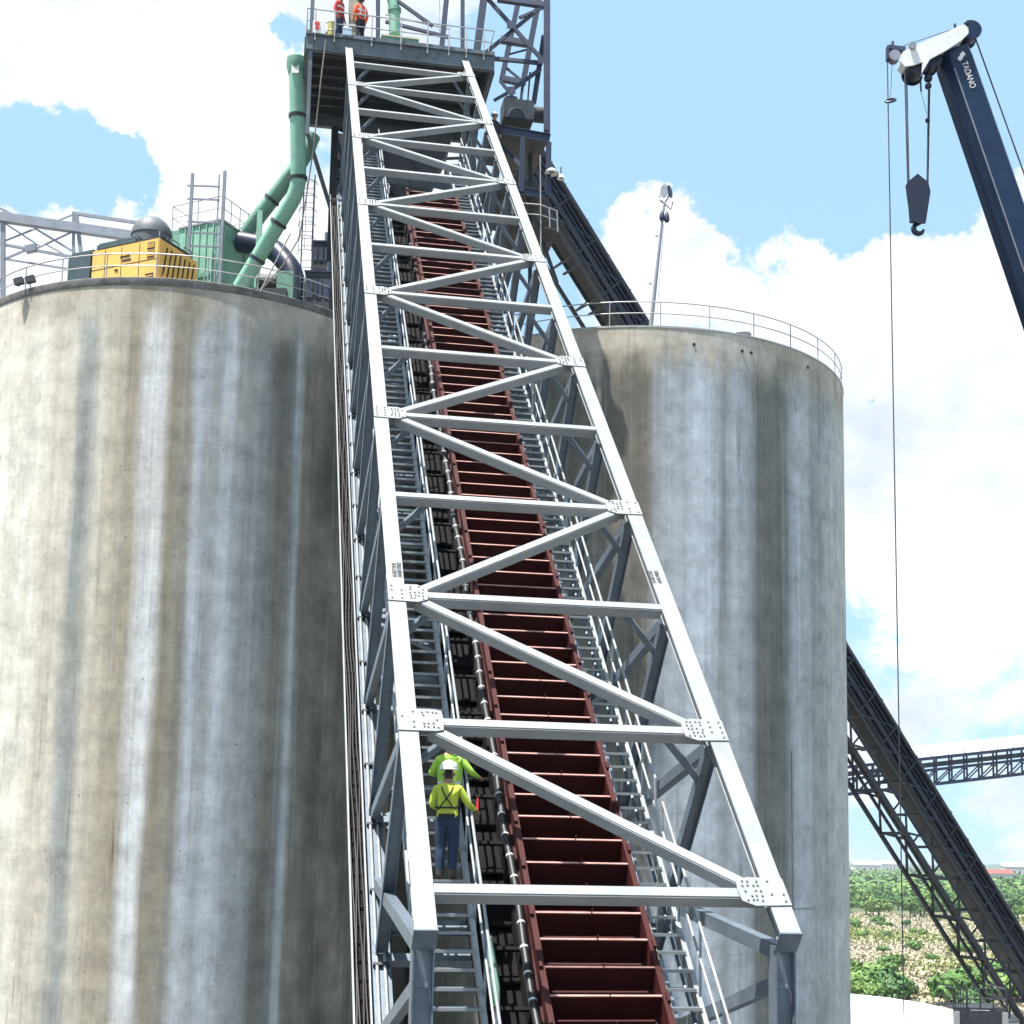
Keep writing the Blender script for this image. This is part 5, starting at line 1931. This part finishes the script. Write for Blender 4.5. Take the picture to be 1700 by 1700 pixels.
wo = bpy.data.objects.new('distant_wood', raw_mesh(wm, 'distant_wood', leafms[0]))
wo.data.materials.append(leafms[1])
wo.data.materials.append(leafms[2])
mi = []
for i in range(len(wm.f)):
    mi.append((i // 26 * 7 % 11) % 3)
wo.data.polygons.foreach_set('material_index', mi)
COL.objects.link(wo)
stuff(tag(wo, 'far green wood stretching to the horizon', 'wood'))
# dry brush covering the field
bm2 = MB()
for k in range(15000):
    Y = 190 + 420 * rnd.random() ** 1.1
    X = Y * rnd.uniform(.19, .44)
    s_ = rnd.uniform(.25, .75)
    for q in range(5):
        u = rnd.uniform(0, 6.283)
        d = V((math.cos(u), math.sin(u), 0))
        b0 = V((X, Y, -.05)) + d * s_ * rnd.uniform(0, .5)
        tp = b0 + V((d.x * s_ * .7, d.y * s_ * .7, s_ * rnd.uniform(.7, 1.3)))
        sd = V((-d.y, d.x, 0)) * s_ * .45
        o = len(bm2.v)
        bm2.v += [tuple(b0 - sd * .5), tuple(b0 + sd * .5), tuple(tp + sd), tuple(tp - sd)]
        bm2.f.append((o, o + 1, o + 2, o + 3))
br_ = bpy.data.objects.new('dry_brush', raw_mesh(bm2, 'dry_brush', brushm))
br_.data.materials.append(brushg)
br_.data.polygons.foreach_set('material_index', [1 if (math.sin(bm2.v[i * 20][0] * .07) + math.sin(bm2.v[i * 20][1] * .045 + 1) + rnd.uniform(-.8, .8)) > .75 else 0 for i in range(15000) for q in range(5)])
COL.objects.link(br_)
stuff(tag(br_, 'pale dry brush and weeds covering the open field', 'brush'))

# ------------------------------------------------------------------ far sheds
def shed(px, py, wpx, Y, hgt, label, roof):
    p = at(px, py, Y)
    w = wpx / F_PX * Y
    t = thing('far_shed', (p.x, Y, 0), label, 'building')
    MB().box((p.x, Y + w * .25, hgt / 2), (1, 0, 0), (0, 1, 0), (0, 0, 1), w, w * .5, hgt).build('wall', bldgm, t)
    MB().prism([(p.x - w * .52, Y - 1, hgt), (p.x - w * .52, Y + w * .25, hgt * 1.35), (p.x - w * .52, Y + w * .5 + 1, hgt)], V((w * 1.04, 0, 0))).build('roof', roof, t)
    for k in range(4):
        MB().box((p.x + w * (k - 1.5) * .22, Y - .15, hgt * .4), (1, 0, 0), (0, 1, 0), (0, 0, 1), w * .1, .3, hgt * .5).build('door', darks, t)


shed(1662, 1444, 40, 1500, 13, 'far shed with dull red roof at the right horizon', roofm)
shed(1688, 1437, 40, 2300, 20, 'far long white shed on the right horizon', bldgm)
shed(1440, 1436, 44, 2600, 18, 'far pale shed at the horizon beside the right silo', bldgm)
shed(1476, 1435, 26, 2900, 20, 'second smaller far pale shed further right on the horizon', bldgm)

# ------------------------------------------------------------------ air
hzm = bpy.data.materials.new('haze')
hzm.use_nodes = True
hn = hzm.node_tree
hn.nodes.clear()
ho = hn.nodes.new('ShaderNodeOutputMaterial')
pv = hn.nodes.new('ShaderNodeVolumePrincipled')
pv.inputs['Color'].default_value = (.80, .88, .97, 1)
pv.inputs['Density'].default_value = .00011
pv.inputs['Anisotropy'].default_value = .25
hn.links.new(pv.outputs[0], ho.inputs['Volume'])
hzo = MB().box((0, 4300, 34.5), (1, 0, 0), (0, 1, 0), (0, 0, 1), 19000, 10000, 71).build('haze', hzm)
stuff(tag(hzo, 'thin pale summer haze over the far fields and woods', 'haze'))
